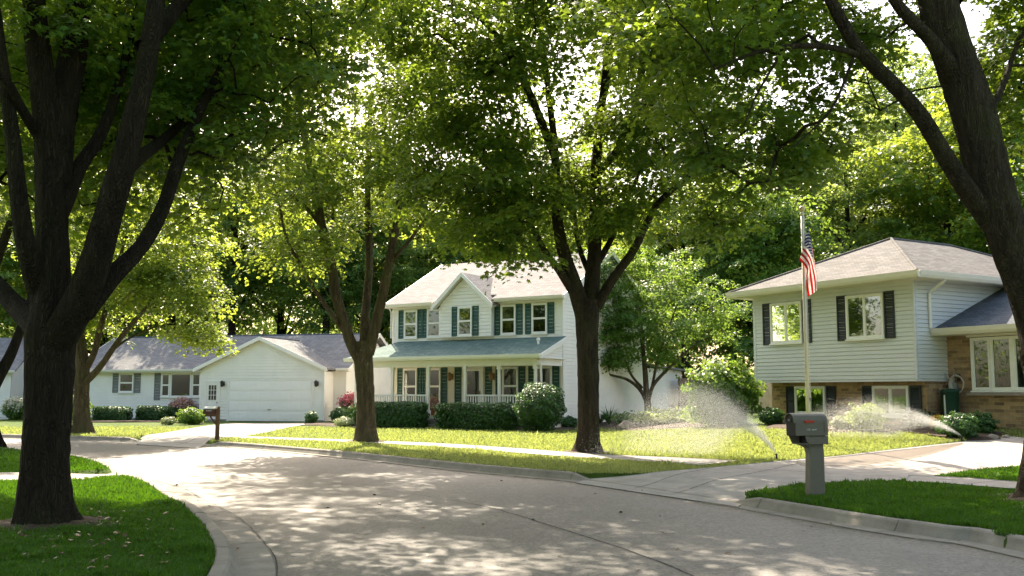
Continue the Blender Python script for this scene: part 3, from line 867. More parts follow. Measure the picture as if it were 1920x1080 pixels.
# 5. dark spreading maple in front of the two-storey house
b, Y, tr = trunk_px((1103, 848), [(1103, 830, 0, 0.3), (1103, 790, 0, 0.278), (1103, 720, 0, 0.27), (1101, 640, 0, 0.274), (1101, 590, 0, 0.296), (1104, 560, 0, 0.278)])
t = thing('maple_tree', 'broad dark maple with a wide forked trunk before the two-storey house', 'tree', b)
lb = [limb_px([(1040, 300, -.3, 0.113), (1000, 190, -1.2, 0.0957), (950, 90, -2.4, 0.074), (880, 20, -3.8, 0.0435), (840, 10, -4.5, 0.0261)], Y),
      limb_px([(1125, 220, .5, 0.104), (1140, 90, -1, 0.087), (1160, -40, -3, 0.0696), (1175, -90, -5, 0.0435), (1185, -110, -6, 0.0261)], Y),
      limb_px([(1096, 590, 0, 0.235), (1075, 530, -.1, 0.2), (1056, 470, -.2, 0.165), (1045, 400, -.3, 0.139), (1040, 300, -.3, 0.113), (1030, 180, -.3, 0.0783), (1010, 30, -.2, 0.0435)], Y),
      limb_px([(1080, 555, -.1, 0.122), (1050, 510, -.4, 0.0957), (1020, 470, -.7, 0.074), (1000, 430, -1, 0.0609), (960, 370, -1.4, 0.0391), (900, 300, -1.9, 0.0218)], Y),
      limb_px([(1106, 570, .1, 0.226), (1114, 500, .2, 0.191), (1116, 430, .3, 0.174), (1118, 340, .4, 0.148), (1125, 220, .5, 0.113), (1150, 80, .6, 0.0783), (1170, -80, .7, 0.0435)], Y),
      limb_px([(1118, 575, 0, 0.148), (1145, 530, -.1, 0.122), (1185, 475, -.3, 0.104), (1210, 425, -.4, 0.0914), (1235, 380, -.6, 0.0783), (1275, 345, -.8, 0.0653), (1340, 290, -1.2, 0.0435), (1420, 230, -1.7, 0.0261)], Y),
      limb_px([(1122, 490, .2, 0.0957), (1145, 450, .3, 0.0783), (1165, 400, .5, 0.0653), (1195, 330, .7, 0.0522), (1230, 230, 1, 0.0348)], Y),
      limb_px([(1118, 330, .3, 0.104), (1170, 260, .2, 0.087), (1195, 170, .1, 0.074), (1205, 60, 0, 0.0522), (1215, -60, 0, 0.0261)], Y),
      limb_px([(1108, 520, .2, 0.0783), (1085, 460, .6, 0.0653), (1075, 380, 1, 0.0522), (1060, 280, 1.3, 0.0348)], Y)]
c = lambda px, py, dy: tuple(at(px, py, Y + dy))
make_tree(t, tr, lb, [(-1.3, 22.8, 10.6, 3.2, 2.8, 1.5, 80), (2.6, 21.3, 11.2, 3.0, 2.6, 1.5, 70), (*c(1090, 200, .6), 5.0, 4.4, 2.9, 175), (*c(900, 330, -1.0), 2.4, 2.4, 1.5, 65), (*c(1280, 250, -.8), 2.4, 2.4, 1.7, 58), (*c(1020, 400, -.5), 2.3, 2.2, 1.1, 42), (*c(960, 480, -1.2), .9, 1.0, .55, 8), (*c(1120, -130, 1), 4.8, 4.6, 3.2, 100), (*c(830, 170, -1.4), 2.2, 2.4, 1.8, 48), (*c(1190, 390, -.2), 1.6, 1.8, .8, 20)],
          15, leaf=.12, per=150, spray=.82, bmat='bark_mid', flare=(.8, .22), twig0=.0045)

# 6. leaning maple at the right edge
b, Y, tr = trunk_px((1968, 936), [(1968, 880, 0, 0.335), (1970, 800, 0, 0.305), (1964, 700, 0, 0.297), (1943, 590, 0, 0.292), (1896, 460, 0, 0.292), (1856, 340, 0, 0.297), (1822, 200, 0, 0.297), (1788, 100, 0, 0.28), (1757, 0, 0, 0.258), (1722, -150, .1, 0.189), (1695, -350, .2, 0.086)])
t = thing('maple_tree', 'thick leaning maple at the right edge of the verge', 'tree', b)
lb = [limb_px([(1752, -20, 0, 0.172), (1700, -75, .3, 0.12), (1600, -110, .9, 0.103), (1480, -110, 2, 0.0774), (1370, -80, 3, 0.0516), (1290, -50, 4, 0.0344)], Y),
      limb_px([(1868, 420, 0, 0.172), (1810, 350, -.2, 0.142), (1765, 285, -.3, 0.129), (1720, 210, -.4, 0.12), (1665, 145, -.5, 0.112), (1610, 85, -.6, 0.0989), (1560, 5, -.7, 0.086), (1500, -120, -.8, 0.0516), (1440, -260, -.9, 0.0258)], Y),
      limb_px([(1635, 110, -.5, 0.0559), (1605, 102, -.6, 0.0473), (1560, 90, -.8, 0.043), (1500, 86, -1.1, 0.0387), (1420, 98, -1.5, 0.0258), (1340, 130, -1.9, 0.0155)], Y),
      limb_px([(1600, 105, -.6, 0.0241), (1580, 160, -.7, 0.0206), (1555, 210, -.9, 0.0172), (1510, 255, -1.1, 0.012), (1480, 280, -1.3, 0.00688)], Y),
      limb_px([(1465, 100, -1.3, 0.0206), (1440, 140, -1.4, 0.0172), (1415, 185, -1.5, 0.0138), (1395, 235, -1.6, 0.00688)], Y),
      limb_px([(1800, 150, 0, 0.172), (1745, 75, -.3, 0.103), (1690, 20, -.5, 0.086), (1640, -60, -.7, 0.0602), (1580, -200, -1, 0.0344)], Y),
      limb_px([(1830, 260, .1, 0.0774), (1858, 210, .2, 0.0602), (1885, 150, .6, 0.0473), (1905, 90, 1, 0.0344), (1950, 0, 1.4, 0.0258)], Y),
      limb_px([(1790, 0, 0, 0.129), (1850, -150, .3, 0.0946), (1920, -320, .6, 0.0516)], Y)]
c = lambda px, py, dy: tuple(at(px, py, Y + dy))
make_tree(t, tr, lb, [(*c(1400, 60, .8), 2.5, 2.0, 1.25, 81), (*c(1400, 270, .6), 1.4, 1.3, .8, 22), (*c(1600, -230, .5), 3.4, 3.4, 1.7, 76), (*c(1780, -370, .5), 4.4, 4.2, 2.2, 94), (*c(1650, 60, 1.6), .9, .8, .7, 7), (*c(1300, 20, -1.0), 1.6, 2.0, 1.2, 26), (3.4, 19.5, 10.4, 3.6, 3.6, 1.6, 94), (*c(1950, 130, 1.6), .9, 1.4, 1.7, 46), (*c(1900, -20, 2.2), .9, 1.2, .9, 22), (*c(1400, 370, .4), .9, .9, .5, 8), (*c(1560, 200, 1.3), .9, .8, .9, 16)],
          16, leaf=.1, per=140, spray=.62, flare=(.7, .3), bmat='bark_mid', twig0=.0036)

# 7. small multi-stemmed ornamental tree beside the two-storey house
b = on_lawn(1215, 783); Y = b.y
t = thing('ornamental_tree', 'small spreading tree with several thin stems by the white side wall', 'tree', b)
tr = [(b.x, b.y, b.z - .1, .19)] + limb_px([(1215, 772, 0, .17), (1214, 755, 0, .16), (1212, 735, 0, .14), (1210, 700, 0, .12), (1205, 650, 0, .09), (1200, 590, 0, .06)], Y)
lb = [limb_px([(1213, 752, 0, .1), (1200, 730, -.1, .085), (1175, 712, -.3, .07), (1140, 702, -.5, .05), (1100, 690, -.7, .03)], Y),
      limb_px([(1216, 750, 0, .11), (1224, 725, .1, .09), (1240, 705, .2, .08), (1265, 680, .3, .06), (1310, 640, .5, .035)], Y),
      limb_px([(1205, 728, -.1, .07), (1185, 705, -.1, .06), (1170, 670, -.2, .045), (1140, 610, -.2, .03)], Y),
      limb_px([(1222, 728, 0, .07), (1230, 690, -.2, .06), (1245, 640, -.4, .045), (1270, 570, -.4, .03)], Y)]
c = lambda px, py, dy: tuple(at(px, py, Y + dy))
make_tree(t, tr, lb, [(*c(1210, 590, 0), 3.5, 3.0, 2.0, 110), (*c(1320, 590, .4), 1.9, 2.2, 1.8, 40), (*c(1140, 650, -.9), 1.3, 1.2, 1.1, 44), (*c(1150, 585, -.7), 1.7, 1.4, 1.3, 62), (*c(1135, 510, -.6), 1.8, 1.6, 1.3, 50), (*c(1230, 500, 0), 2.0, 1.8, 1.1, 34), (*c(1200, 670, -.2), 2.4, 1.8, .5, 18)],
          17, leaf=.12, per=110, tmpl='lobe', spray=.64, lmat='leaf_bright', bmat='bark_light', sides=14, flare=(.3, .3), twig0=.0045)

# ---- woods behind the houses: four grown kinds, copied and turned
def copy_tree(o, loc, rz, sc, label):
    c_ = o.copy(); COL.objects.link(c_)
    c_.location = loc; c_.rotation_euler = (0, 0, rz); c_.scale = (sc, sc, sc); c_['label'] = label
    for ch in list(o.children):
        d = ch.copy(); COL.objects.link(d); d.parent = c_
    return c_
WG = 'trees of the wood behind the houses'
def wood_tree(name, label, loc, H, Rr, seed, lmat, low):
    t = thing(name, label, 'tree', loc, 0, WG)
    x, y, z = loc
    rng = random.Random(seed)
    tr = [(x, y, z - .2, .34), (x + rng.uniform(-.3, .3), y, z + H * .3, .27), (x + rng.uniform(-.5, .5), y, z + H * .62, .16), (x, y, z + H * .9, .05)]
    lb = []
    for k in range(7):
        a = k * 2.4 + seed; h = H * rng.uniform(low + .08, .75)
        lb.append([(x, y, z + h * .86, .12), (x + Rr * .35 * math.cos(a), y + Rr * .35 * math.sin(a), z + h + .3, .09), (x + Rr * .75 * math.cos(a), y + Rr * .75 * math.sin(a), z + h + H * .08, .03)])
    bl = [(x, y, z + H * (low + .82 - low * .5) * .66, Rr, Rr, H * (1 - low) * .45, 150), (x, y, z + H * .80, Rr * .68, Rr * .68, H * .2, 50)]
    for k in range(4):
        a = rng.uniform(0, 6.28)
        bl.append((x + Rr * .7 * math.cos(a), y + Rr * .7 * math.sin(a), z + H * rng.uniform(low + .1, .7), Rr * .5, Rr * .5, H * .11, 24))
    return make_tree(t, tr, lb, bl, seed, leaf=.25, per=150, spray=1.2, lmat=lmat, tmpl='oval', sides=10, flare=(.4, .4))

protos = {}
def plant_wood():
    kinds = {'a': ('leaf_wood', 21, 5.2, .16, 31), 'b': ('leaf_sunny', 18, 5.6, .12, 32), 'c': ('leaf_wood', 23, 4.6, .22, 33), 'd': ('leaf_bright', 15, 4.8, .08, 34)}
    spots = [  # px centre, depth, kind, scale, label
        (-60, 66, 'b', 1.0, 'leafy background tree rising beyond the half seen tree at the left edge'),
        (75, 74, 'a', 1.0, 'dark background tree seen between the limbs of the big near maple'),
        (190, 70, 'b', 0.95, 'sunlit background tree behind the left end of the ranch roof'),
        (320, 76, 'a', 1.0, 'dark background tree behind the shaded middle of the ranch roof'),
        (430, 70, 'c', 0.92, 'dark narrow background tree above the peak of the garage gable'),
        (530, 76, 'a', 1.05, 'deep green background tree above the right slope of the garage gable'),
        (610, 68, 'c', 0.85, 'dark background tree filling the gap between the ranch and the two-storey house'),
        (700, 72, 'a', 0.9, 'background tree directly behind the forked trunk on the verge'),
        (775, 74, 'b', 0.95, 'yellow green background tree left of the two-storey roof'),
        (880, 78, 'a', 0.9, 'dark background tree above the ridge of the two-storey roof'),
        (985, 74, 'b', 0.9, 'sunlit background tree over the right half of the two-storey roof'),
        (1100, 80, 'c', 0.95, 'tall background tree seen through the fork of the dark maple'),
        (1190, 68, 'b', 0.85, 'sunny background tree above the ornamental tree'),
        (1290, 62, 'b', 0.8, 'bright yellow green tree beyond the wooden fence'),
        (1370, 70, 'a', 0.9, 'dark background tree left of the grey house roof'),
        (1440, 60, 'd', 0.95, 'bushy light green tree touching the left eave of the grey house'),
        (1500, 74, 'c', 0.95, 'tall background tree behind the flag'),
        (1600, 68, 'a', 1.0, 'dark background tree over the peak of the grey house roof'),
        (1700, 76, 'c', 1.22, 'tall thin background tree seen left of the leaning trunk'),
        (1800, 70, 'a', 1.15, 'background tree between the leaning trunk and its long limb'),
        (1905, 62, 'b', 1.25, 'sunlit background tree right of the leaning trunk'),
        (2040, 70, 'a', 1.0, 'background tree at the far right beyond the leaning maple'),
    ]
    rng = random.Random(77)
    for px, Yd, k, sc, label in spots:
        p = at(px, HOR, Yd); z = float(lawn_z(p.x, p.y)) - .05
        if k not in protos:
            lm, H, Rr, low, seed = kinds[k]
            protos[k] = wood_tree('wood_tree', label, (p.x, p.y, z), H, Rr, seed, lm, low)
            protos[k].scale = (sc, sc, sc)
        else:
            copy_tree(protos[k], (p.x, p.y, z), rng.uniform(0, 6.28), sc * rng.uniform(.95, 1.06), label)
plant_wood()

def far_wood():
    rng = np.random.default_rng(5)
    Ps = []
    for x in np.arange(-75, 80, 4.5):
        yb = rng.uniform(88, 100); H = rng.uniform(16, 24); k = 110
        u = rng.normal(0, 1, (k, 3)); u /= np.linalg.norm(u, axis=1)[:, None]
        c_ = np.array([x, yb, H * .5]) + u * rng.uniform(.5, 1, (k, 1)) * np.array([4.6, 4.0, H * .5])
        Ps.append(np.repeat(c_, 55, 0) + rng.normal(0, .75, (k * 55, 3)))
    for x in np.arange(-60, 60, 2.2):
        k = 20; yb = rng.uniform(72, 84)
        c_ = np.array([x, yb, 1.5]) + rng.normal(0, 1, (k, 3)) * np.array([1.2, 1.2, 1.1])
        Ps.append(np.repeat(c_, 40, 0) + rng.normal(0, .5, (k * 40, 3)))
    P = np.concatenate(Ps); P = P[P[:, 2] > 0.1]
    V, F = leaves(P, rng.normal(0, .6, P.shape) + np.array([0, 0, .8]), .42, rng, OVAL, OVAL_F)
    o = np_mesh('far_woods', V, F, M['leaf_wood'])
    tag(o, 'far dark mass of trees and undergrowth closing the view behind the houses', 'woods', kind='stuff')
far_wood()

def unseen_wood():  # unseen trees added for window reflections and to block sky light
    rng = np.random.default_rng(15)
    Ps = []
    for x, y in ((-34, -14), (-25, -19), (-16, -16), (-7, -21), (2, -24), (12, -19), (21, -14), (30, -20), (-13, -6), (-20, 1), (10, -8), (18, 2), (-48, 8), (-50, 20), (-53, 32), (-46, -4), (-56, 45), (-30, 4), (27, 3), (34, 12), (-40, 16)):
        H = rng.uniform(13, 17); k = 90
        u = rng.normal(0, 1, (k, 3)); u /= np.linalg.norm(u, axis=1)[:, None]
        c_ = np.array([x, y, H * .55]) + u * rng.uniform(.4, 1, (k, 1)) * np.array([5.2, 5.0, H * .46])
        Ps.append(np.repeat(c_, 50, 0) + rng.normal(0, .8, (k * 50, 3)))
    P = np.concatenate(Ps); P = P[P[:, 2] > .2]
    V, F = leaves(P, rng.normal(0, .6, P.shape) + np.array([0, 0, .8]), .36, rng, OVAL, OVAL_F)
    tag(np_mesh('unseen_woods', V, F, M['leaf_wood']), 'leafy mass of trees added out of view, mirrored in the window panes', 'woods', kind='stuff')
unseen_wood()

def shrub(name, label, cat, p, radii, size, n, lmat, seed, box=False, flowers=None, group=None, rz=0, stems=6, lump=.14, tm='oval'):
    rng = np.random.default_rng(seed)
    t = thing(name, label, cat, p, rz, group)
    rx, ry, rz_ = radii
    u = rng.normal(0, 1, (n, 3))
    if box:
        e = 0.22
        u /= (np.abs(u) ** (2 / e)).sum(1)[:, None] ** (e / 2)
    else:
        u /= np.linalg.norm(u, axis=1)[:, None]
    ph = rng.uniform(0, 6.28, 4)
    d = u / np.linalg.norm(u, axis=1)[:, None]
    lm = 1 + lump * (np.sin(6 * d[:, 0] + ph[0]) * np.sin(5 * d[:, 1] + ph[1]) + .7 * np.sin(11 * d[:, 2] + 7 * d[:, 0] + ph[2]) + .4 * np.sin(17 * d[:, 1] + 13 * d[:, 2] + ph[3]))
    r = (1 - 0.55 * rng.uniform(0, 1, n) ** 2.2) * lm
    P = u * r[:, None] * np.array([rx, ry, rz_]) + np.array([0, 0, rz_])
    keep = P[:, 2] > 0.02
    P, d = P[keep], d[keep]
    V, F = leaves(P, d + rng.normal(0, .55, d.shape) + np.array([0, 0, .4]), size, rng, *((OVAL, OVAL_F) if tm == 'oval' else (MAPLE, MAPLE_F)))
    np_mesh('foliage', V, F, M[lmat], t)
    mb = MB()
    for k in range(stems):
        a = rng.uniform(0, 6.28); q = rng.uniform(.2, .75)
        e = Vector((rx * q * math.cos(a), ry * q * math.sin(a), rz_ * 1.35))
        mb.tube([(e.x * .15, e.y * .15, -.08), e * .5, e], [.022, .016, .006], 6)
    mb.build('stem', M['bark'], t)
    if flowers:
        fm, fn, fs, zmin = flowers
        u = rng.normal(0, 1, (fn, 3)); u /= np.linalg.norm(u, axis=1)[:, None]; u[:, 2] = np.abs(u[:, 2])
        u = u[u[:, 2] > zmin]
        c_ = u * np.array([rx, ry, rz_]) * 1.04 + np.array([0, 0, rz_])
        k = 26
        Q = np.repeat(c_, k, 0) + rng.normal(0, fs * .4, (len(c_) * k, 3))
        V, F = leaves(Q, rng.normal(0, .8, Q.shape) + np.array([0, -.2, .6]), fs * .5, rng, OVAL, OVAL_F)
        np_mesh('blossom', V, F, M[fm], t)
    return t

# ------------------------------------------------------------------ houses
def siding(mb, fr, ext, z0, z1, exp=.155, off=.0, g=.03):
    """Lapped boards on a wall: every course leans out and its lower edge stands free over a narrow groove. ext(z) -> (a, b) along the wall."""
    n = max(1, int(round((z1 - z0) / exp))); h = (z1 - z0) / n
    for i in range(n):
        za, zb = z0 + i * h, z0 + (i + 1) * h
        a0, a1 = ext(za); c0, c1 = ext(za + g); b0, b1 = ext(zb)
        if a1 - a0 < .02: continue
        lo, hi = off + .034, off + .022
        mb.poly([fr.p(a0, off + .003, za), fr.p(a1, off + .003, za), fr.p(c1, off + .003, za + g), fr.p(c0, off + .003, za + g)])
        mb.poly([fr.p(c0, off + .003, za + g), fr.p(c1, off + .003, za + g), fr.p(c1, lo, za + g), fr.p(c0, lo, za + g)])
        mb.poly([fr.p(c0, lo, za + g), fr.p(c1, lo, za + g), fr.p(b1, hi, zb), fr.p(b0, hi, zb)])
        mb.poly([fr.p(b0, hi, zb), fr.p(b1, hi, zb), fr.p(b1, off + .003, zb), fr.p(b0, off + .003, zb)])
def flat(a, b): return lambda z: (a, b)
def gable(a, b, z0, zp, clip=None):
    m = (a + b) / 2
    def f(z):
        if z <= z0: return (a, b)
        t = (z - z0) / (zp - z0)
        return (a + (m - a) * t, b - (b - m) * t)
    return f

def window(parent, fr, u, z0, w, h, style='hung', curtain=True, frame=.07, out=.092, tmat='trim', cm='curtain'):
    mb = MB(); f = frame; o0 = .0
    a0, a1, c0, c1 = u - w / 2, u + w / 2, z0, z0 + h
    mb.box(fr, a0, a0 + f, o0, out, c0, c1); mb.box(fr, a1 - f, a1, o0, out, c0, c1)
    mb.box(fr, a0 + f, a1 - f, o0, out, c1 - f, c1); mb.box(fr, a0 + f, a1 - f, o0, out, c0, c0 + f)
    mb.box(fr, a0 - .03, a1 + .03, o0, out + .035, c0 - .05, c0 - .002)
    i0, i1, k0, k1 = a0 + f, a1 - f, c0 + f, c1 - f
    s = .03
    cells = []
    if style == 'hung':
        m = (k0 + k1) / 2
        mb.box(fr, i0, i1, .045, out - .01, m - s / 1.4, m + s / 1.4)
        cells = [(i0, i1, k0, m - s / 1.4), (i0, i1, m + s / 1.4, k1)]
    elif style == 'double':
        m = (i0 + i1) / 2
        mb.box(fr, m - s * 1.2, m + s * 1.2, .045, out - .006, k0, k1)
        cells = [(i0, m - s * 1.2, k0, k1), (m + s * 1.2, i1, k0, k1)]
    else:
        cells = [(i0, i1, k0, k1)]
    for x0, x1, y0, y1 in cells:                                    # thin sash round every pane
        e = .022
        mb.box(fr, x0, x0 + e, .045, out - .018, y0, y1); mb.box(fr, x1 - e, x1, .045, out - .018, y0, y1)
        mb.box(fr, x0 + e, x1 - e, .045, out - .018, y0, y0 + e); mb.box(fr, x0 + e, x1 - e, .045, out - .018, y1 - e, y1)
    W = mb.build('window', M[tmat], parent, bevel=.004)
    bk = MB(); bk.box(fr, i0 + .004, i1 - .004, .036, .038, k0 + .004, k1 - .004); bk.build('dark_interior', M['dark_room'], W)
    gl = MB()
    for x0, x1, y0, y1 in cells: gl.box(fr, x0 + .012, x1 - .012, .062, .066, y0 + .012, y1 - .012)
    gl.build('pane', M['glass'], W)
    if curtain:
        cb = MB()
        spans = curtain if isinstance(curtain, list) else [(0, 1, 0.45, 1)]
        for q0, q1, r0, r1 in spans:
            x0, x1 = i0 + (i1 - i0) * q0 + .006, i0 + (i1 - i0) * q1 - .006; y0, y1 = k0 + (k1 - k0) * r0 + .006, k0 + (k1 - k0) * r1 - .006
            n = max(4, int((x1 - x0) / .025))
            pts = [(x0 + (x1 - x0) * i / n, .048 + .007 * math.sin(i * 1.7) + .003 * math.sin(i * .6)) for i in range(n + 1)]
            for i in range(n):
                cb.poly([fr.p(pts[i][0], pts[i][1], y0), fr.p(pts[i + 1][0], pts[i + 1][1], y0), fr.p(pts[i + 1][0], pts[i + 1][1], y1), fr.p(pts[i][0], pts[i][1], y1)])
        cb.build('curtain', M[cm], W, True)
    return W

def shutter(parent, fr, u, z0, w, h, mat):
    mb = MB(); f = .05
    a0, a1 = u - w / 2, u + w / 2
    mb.box(fr, a0, a0 + f, .022, .058, z0, z0 + h); mb.box(fr, a1 - f, a1, .022, .058, z0, z0 + h)
    for c0, c1 in ((z0, z0 + .07), (z0 + h * .5 - .035, z0 + h * .5 + .035), (z0 + h - .07, z0 + h)):
        mb.box(fr, a0 + f, a1 - f, .022, .055, c0, c1)
    n = int(h / .055)
    for i in range(n):
        c = z0 + .07 + (h - .14) * (i + .5) / n
        mb.poly([fr.p(a0 + f, .028, c + .028), fr.p(a1 - f, .028, c + .028), fr.p(a1 - f, .048, c - .022), fr.p(a0 + f, .048, c - .022)])
    return mb.build('shutter', M[mat], parent)

def slab(mb, pts, t=.09):
    mb.prism(pts, (0, 0, -t))
def gutter(parent, a, b, mat='trim', drop=.13, depth=.12, outv=(0, -1, 0)):
    """Gutter with its fascia, from a to b (local points on the eave edge)."""
    a, b = Vector(a), Vector(b); fr = Fr(a, b - a, outv); L = (b - a).length
    mb = MB()
    prof = [(0, 0), (0, -drop), (depth * .55, -drop), (depth * .85, -drop * .6), (depth, -.015), (depth, 0.0), (depth - .012, 0), (depth - .02, -.03), (.015, -.03), (.015, 0)]
    P = [fr.p(0, o, c) for o, c in prof]
    mb.prism(P, fr.ex * L)
    return mb.build('gutter', M[mat], parent)
def downspout(parent, pts, mat='trim', w=.04):
    mb = MB(); mb.tube(pts, w, 6); return mb.build('downspout', M[mat], parent)
def wall_lamp(parent, fr, u, z, s=1.0, mat='iron'):
    mb = MB()
    mb.box(fr, u - .05 * s, u + .05 * s, .02, .04, z - .09 * s, z + .09 * s)
    mb.tube([fr.p(u, .04, z + .06 * s), fr.p(u, .12 * s, z + .12 * s), fr.p(u, .15 * s, z + .10 * s)], .012, 6)
    c = fr.p(u, .15 * s, z)
    mb.lathe(c, [(.02 * s, -.13 * s), (.055 * s, -.10 * s), (.075 * s, .06 * s), (.095 * s, .065 * s), (.03 * s, .12 * s), (.01, .14 * s)], 8)
    return mb.build('wall_lamp', M[mat], parent)

# ---------------- white ranch house with a garage
def ranch():
    H = thing('ranch_house', 'white one-storey ranch house with a garage gable and grey roof', 'house', (-16.62, 53.5, KERB_H - .02), R(-15))
    zE = 2.62; W = 7.1; MV = 1.25; L = -8.8; RX = 7.8; DEP = 7.4
    wl = MB()
    gf = Fr((0, 0, 0), (1, 0, 0)); mf = Fr((0, MV, 0), (1, 0, 0))
    # cores
    wl.box(ID, 0, W, 0.0, MV + 3, -.2, zE); wl.box(ID, L, RX, MV, MV + DEP, -.2, zE)
    zp = zE + 1.52
    wl.prism([(0, 0, zE), (W, 0, zE), (W, 0, zE + .15), (W / 2, 0, zp + .15), (0, 0, zE + .15)], (0, .1, 0))
    siding(wl, gf, flat(0, 1.66), 0.1, 2.1); siding(wl, gf, flat(6.53, W), .1, 2.1); siding(wl, gf, gable(0, W, zE + .15, zp + .15), 2.1, zp + .1)
    siding(wl, mf, flat(L, -.02), .1, zE)
    siding(wl, Fr((W, 0, 0), (0, 1, 0)), flat(0, MV), .1, zE)
    siding(wl, Fr((W, MV, 0), (1, 0, 0)), flat(.02, RX - W), .1, zE)
    zr = zE + .24 + (DEP / 2) * .5
    ef = Fr((RX, MV, 0), (0, 1, 0))
    wl.prism([(RX, MV, zE), (RX, MV + DEP, zE), (RX, MV + DEP / 2, zr - .2)], (-.1, 0, 0))
    wl.prism([(L, MV, zE), (L, MV + DEP, zE), (L, MV + DEP / 2, zr - .2)], (.1, 0, 0))
    siding(wl, ef, gable(0, DEP, zE, zr - .2), .1, zr - .25)
    siding(wl, Fr((L, MV + DEP, 0), (0, -1, 0)), gable(0, DEP, zE, zr - .2), .1, zr - .25)
    wl.build('wall', M['siding_white'], H)
    fd = MB(); fd.box(ID, -.03, W + .03, -.03, .2, -.3, .1); fd.box(ID, L - .03, RX + .03, MV - .03, MV + DEP, -.3, .1); fd.build('foundation', M['steps'], H)
    # roof
    rf = MB(); e = .4; ov = .35
    zf = zE + .16; hr = DEP / 2
    slab(rf, [(L - ov, MV - e, zf), (RX + ov, MV - e, zf), (RX + ov, MV + hr, zf + (hr + e) * .5), (L - ov, MV + hr, zf + (hr + e) * .5)], .1)
    slab(rf, [(L - ov, MV + hr, zf + (hr + e) * .5), (RX + ov, MV + hr, zf + (hr + e) * .5), (RX + ov, MV + DEP + e, zf), (L - ov, MV + DEP + e, zf)], .1)
    k = .43; gp = zf + (W / 2 + .3) * k; back = MV + hr - .2
    slab(rf, [(-.3, -.3, zf + .003), (W / 2, -.3, gp), (W / 2, back, gp), (-.3, back, zf + .003)], .09)
    slab(rf, [(W / 2, -.3, gp), (W + .3, -.3, zf + .003), (W + .3, back, zf + .003), (W / 2, back, gp)], .09)
    roof = rf.build('roof', M['shingle_grey'], H)
    rc = MB(); rc.tube([(L - ov, MV + hr, zf + (hr + e) * .5 + .01), (RX + ov, MV + hr, zf + (hr + e) * .5 + .01)], .05, 6); rc.tube([(W / 2, -.3, gp + .01), (W / 2, back, gp + .01)], .045, 6)
    rc.build('ridge_cap', M['shingle_dark'], roof)
    vp = MB(); vp.lathe((-5.2, MV + hr + .5, zf + 1.6), [(.05, 0), (.05, .75), (.07, .76), (.07, .8)], 8); vp.build('vent_pipe', M['trim'], roof)
    # trims
    rk = MB()
    for sgn, (xa, xb) in ((1, (-.32, W / 2)), (-1, (W + .32, W / 2))):
        d = Vector((xb - xa, 0, gp - zf)); nrm = Vector((0, -1, 0))
        P = [Vector((xa, -.33, zf - .17)), Vector((xb, -.33, gp - .17)), Vector((xb, -.33, gp + .02)), Vector((xa, -.33, zf + .02))]
        rk.prism(P, (0, .03, 0))
    for ya, yb in ((MV - e, MV + hr), (MV + DEP + e, MV + hr)):
        za, zb = zf, zf + (hr + e) * .5
        for xx in (RX + ov, L - ov - .03):
            rk.prism([(xx, ya, za - .17), (xx, yb, zb - .17), (xx, yb, zb + .02), (xx, ya, za + .02)], (.03, 0, 0))
    rk.build_each('rake_board', M['trim'], H)
    sf = MB()
    sf.box(ID, L - ov + .01, -.04, MV - e + .02, MV - .02, zE - .02, zE + .03); sf.box(ID, W + .04, RX + ov - .01, MV - e + .02, MV - .02, zE - .02, zE + .03)
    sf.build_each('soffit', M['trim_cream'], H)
    for xa, xb in ((-.28, W / 2), (W + .28, W / 2)):
        q = MB(); q.prism([(xa, -.295, zf - .1), (xb, -.295, gp - .1), (xb, -.002, gp - .1), (xa, -.002, zf - .1)], (0, 0, -.03)); q.build('soffit', M['trim_cream'], H)
    gutter(H, (L - ov, MV - e, zf + .01), (-.34, MV - e, zf + .01)); gutter(H, (W + .34, MV - e, zf + .01), (RX + ov, MV - e, zf + .01))
    cb = MB()
    for u in (0.0, W - .0): cb.box(gf, u - .06, u + .06, -.02, .035, .1, zE + .1)
    cb.box(Fr((RX, MV, 0), (1, 0, 0)), -.05, .05, -.02, .035, .1, zE)
    cb.build_each('corner_board', M['trim'], H)
    downspout(H, [(W + .1, -.05, zE + .05), (W + .1, -.05, .15), (W + .2, -.2, .1)])
    # garage door: four rows of raised panels
    gd = MB(); d0, d1, dh = 1.72, 6.47, 2.13
    gd.box(gf, d0, d1, .004, .02, 0.03, dh)
    for r in range(4):
        z0 = .03 + (dh - .03) * r / 4
        gd.box(gf, d0 + .005, d1 - .005, .02, .05, z0 + .014, z0 + (dh - .03) / 4 - .014)
        for c in range(8):
            w = (d1 - d0) / 8
            gd.box(gf, d0 + c * w + .07, d0 + (c + 1) * w - .07, .05, .062, z0 + .1, z0 + .43)
    g = gd.build('garage_door', M['garage_door'], H, bevel=.004)
    hd = MB(); hd.box(gf, 4.0, 4.2, .05, .08, .62, .66); hd.build('handle', M['meter'], g)
    ft = MB(); ft.box(gf, d0 - .12, d0 - .005, .0, .05, .02, dh + .12); ft.box(gf, d1 + .005, d1 + .12, 0, .05, .02, dh + .12); ft.box(gf, d0 - .004, d1 + .004, 0, .05, dh + .005, dh + .12)
    ft.build('garage_trim', M['trim'], H)
    # side door with nine lights
    dr = MB(); a0, a1 = .36, 1.08
    dr.box(gf, a0, a1, .004, .04, .12, 2.05)
    for b0, b1 in ((a0 - .1, a0 - .003), (a1 + .003, a1 + .1)): dr.box(gf, b0, b1, .0, .055, .1, 2.16)
    dr.box(gf, a0 - .002, a1 + .002, 0, .055, 2.055, 2.16)
    dr.box(gf, a0 + .1, a1 - .1, .04, .05, .25, .95)
    D = dr.build('door', M['trim'], H, bevel=.004)
    p = MB(); p.box(gf, a0 + .12, a1 - .12, .043, .047, 1.12, 1.92); p.build('pane', M['glass'], D)
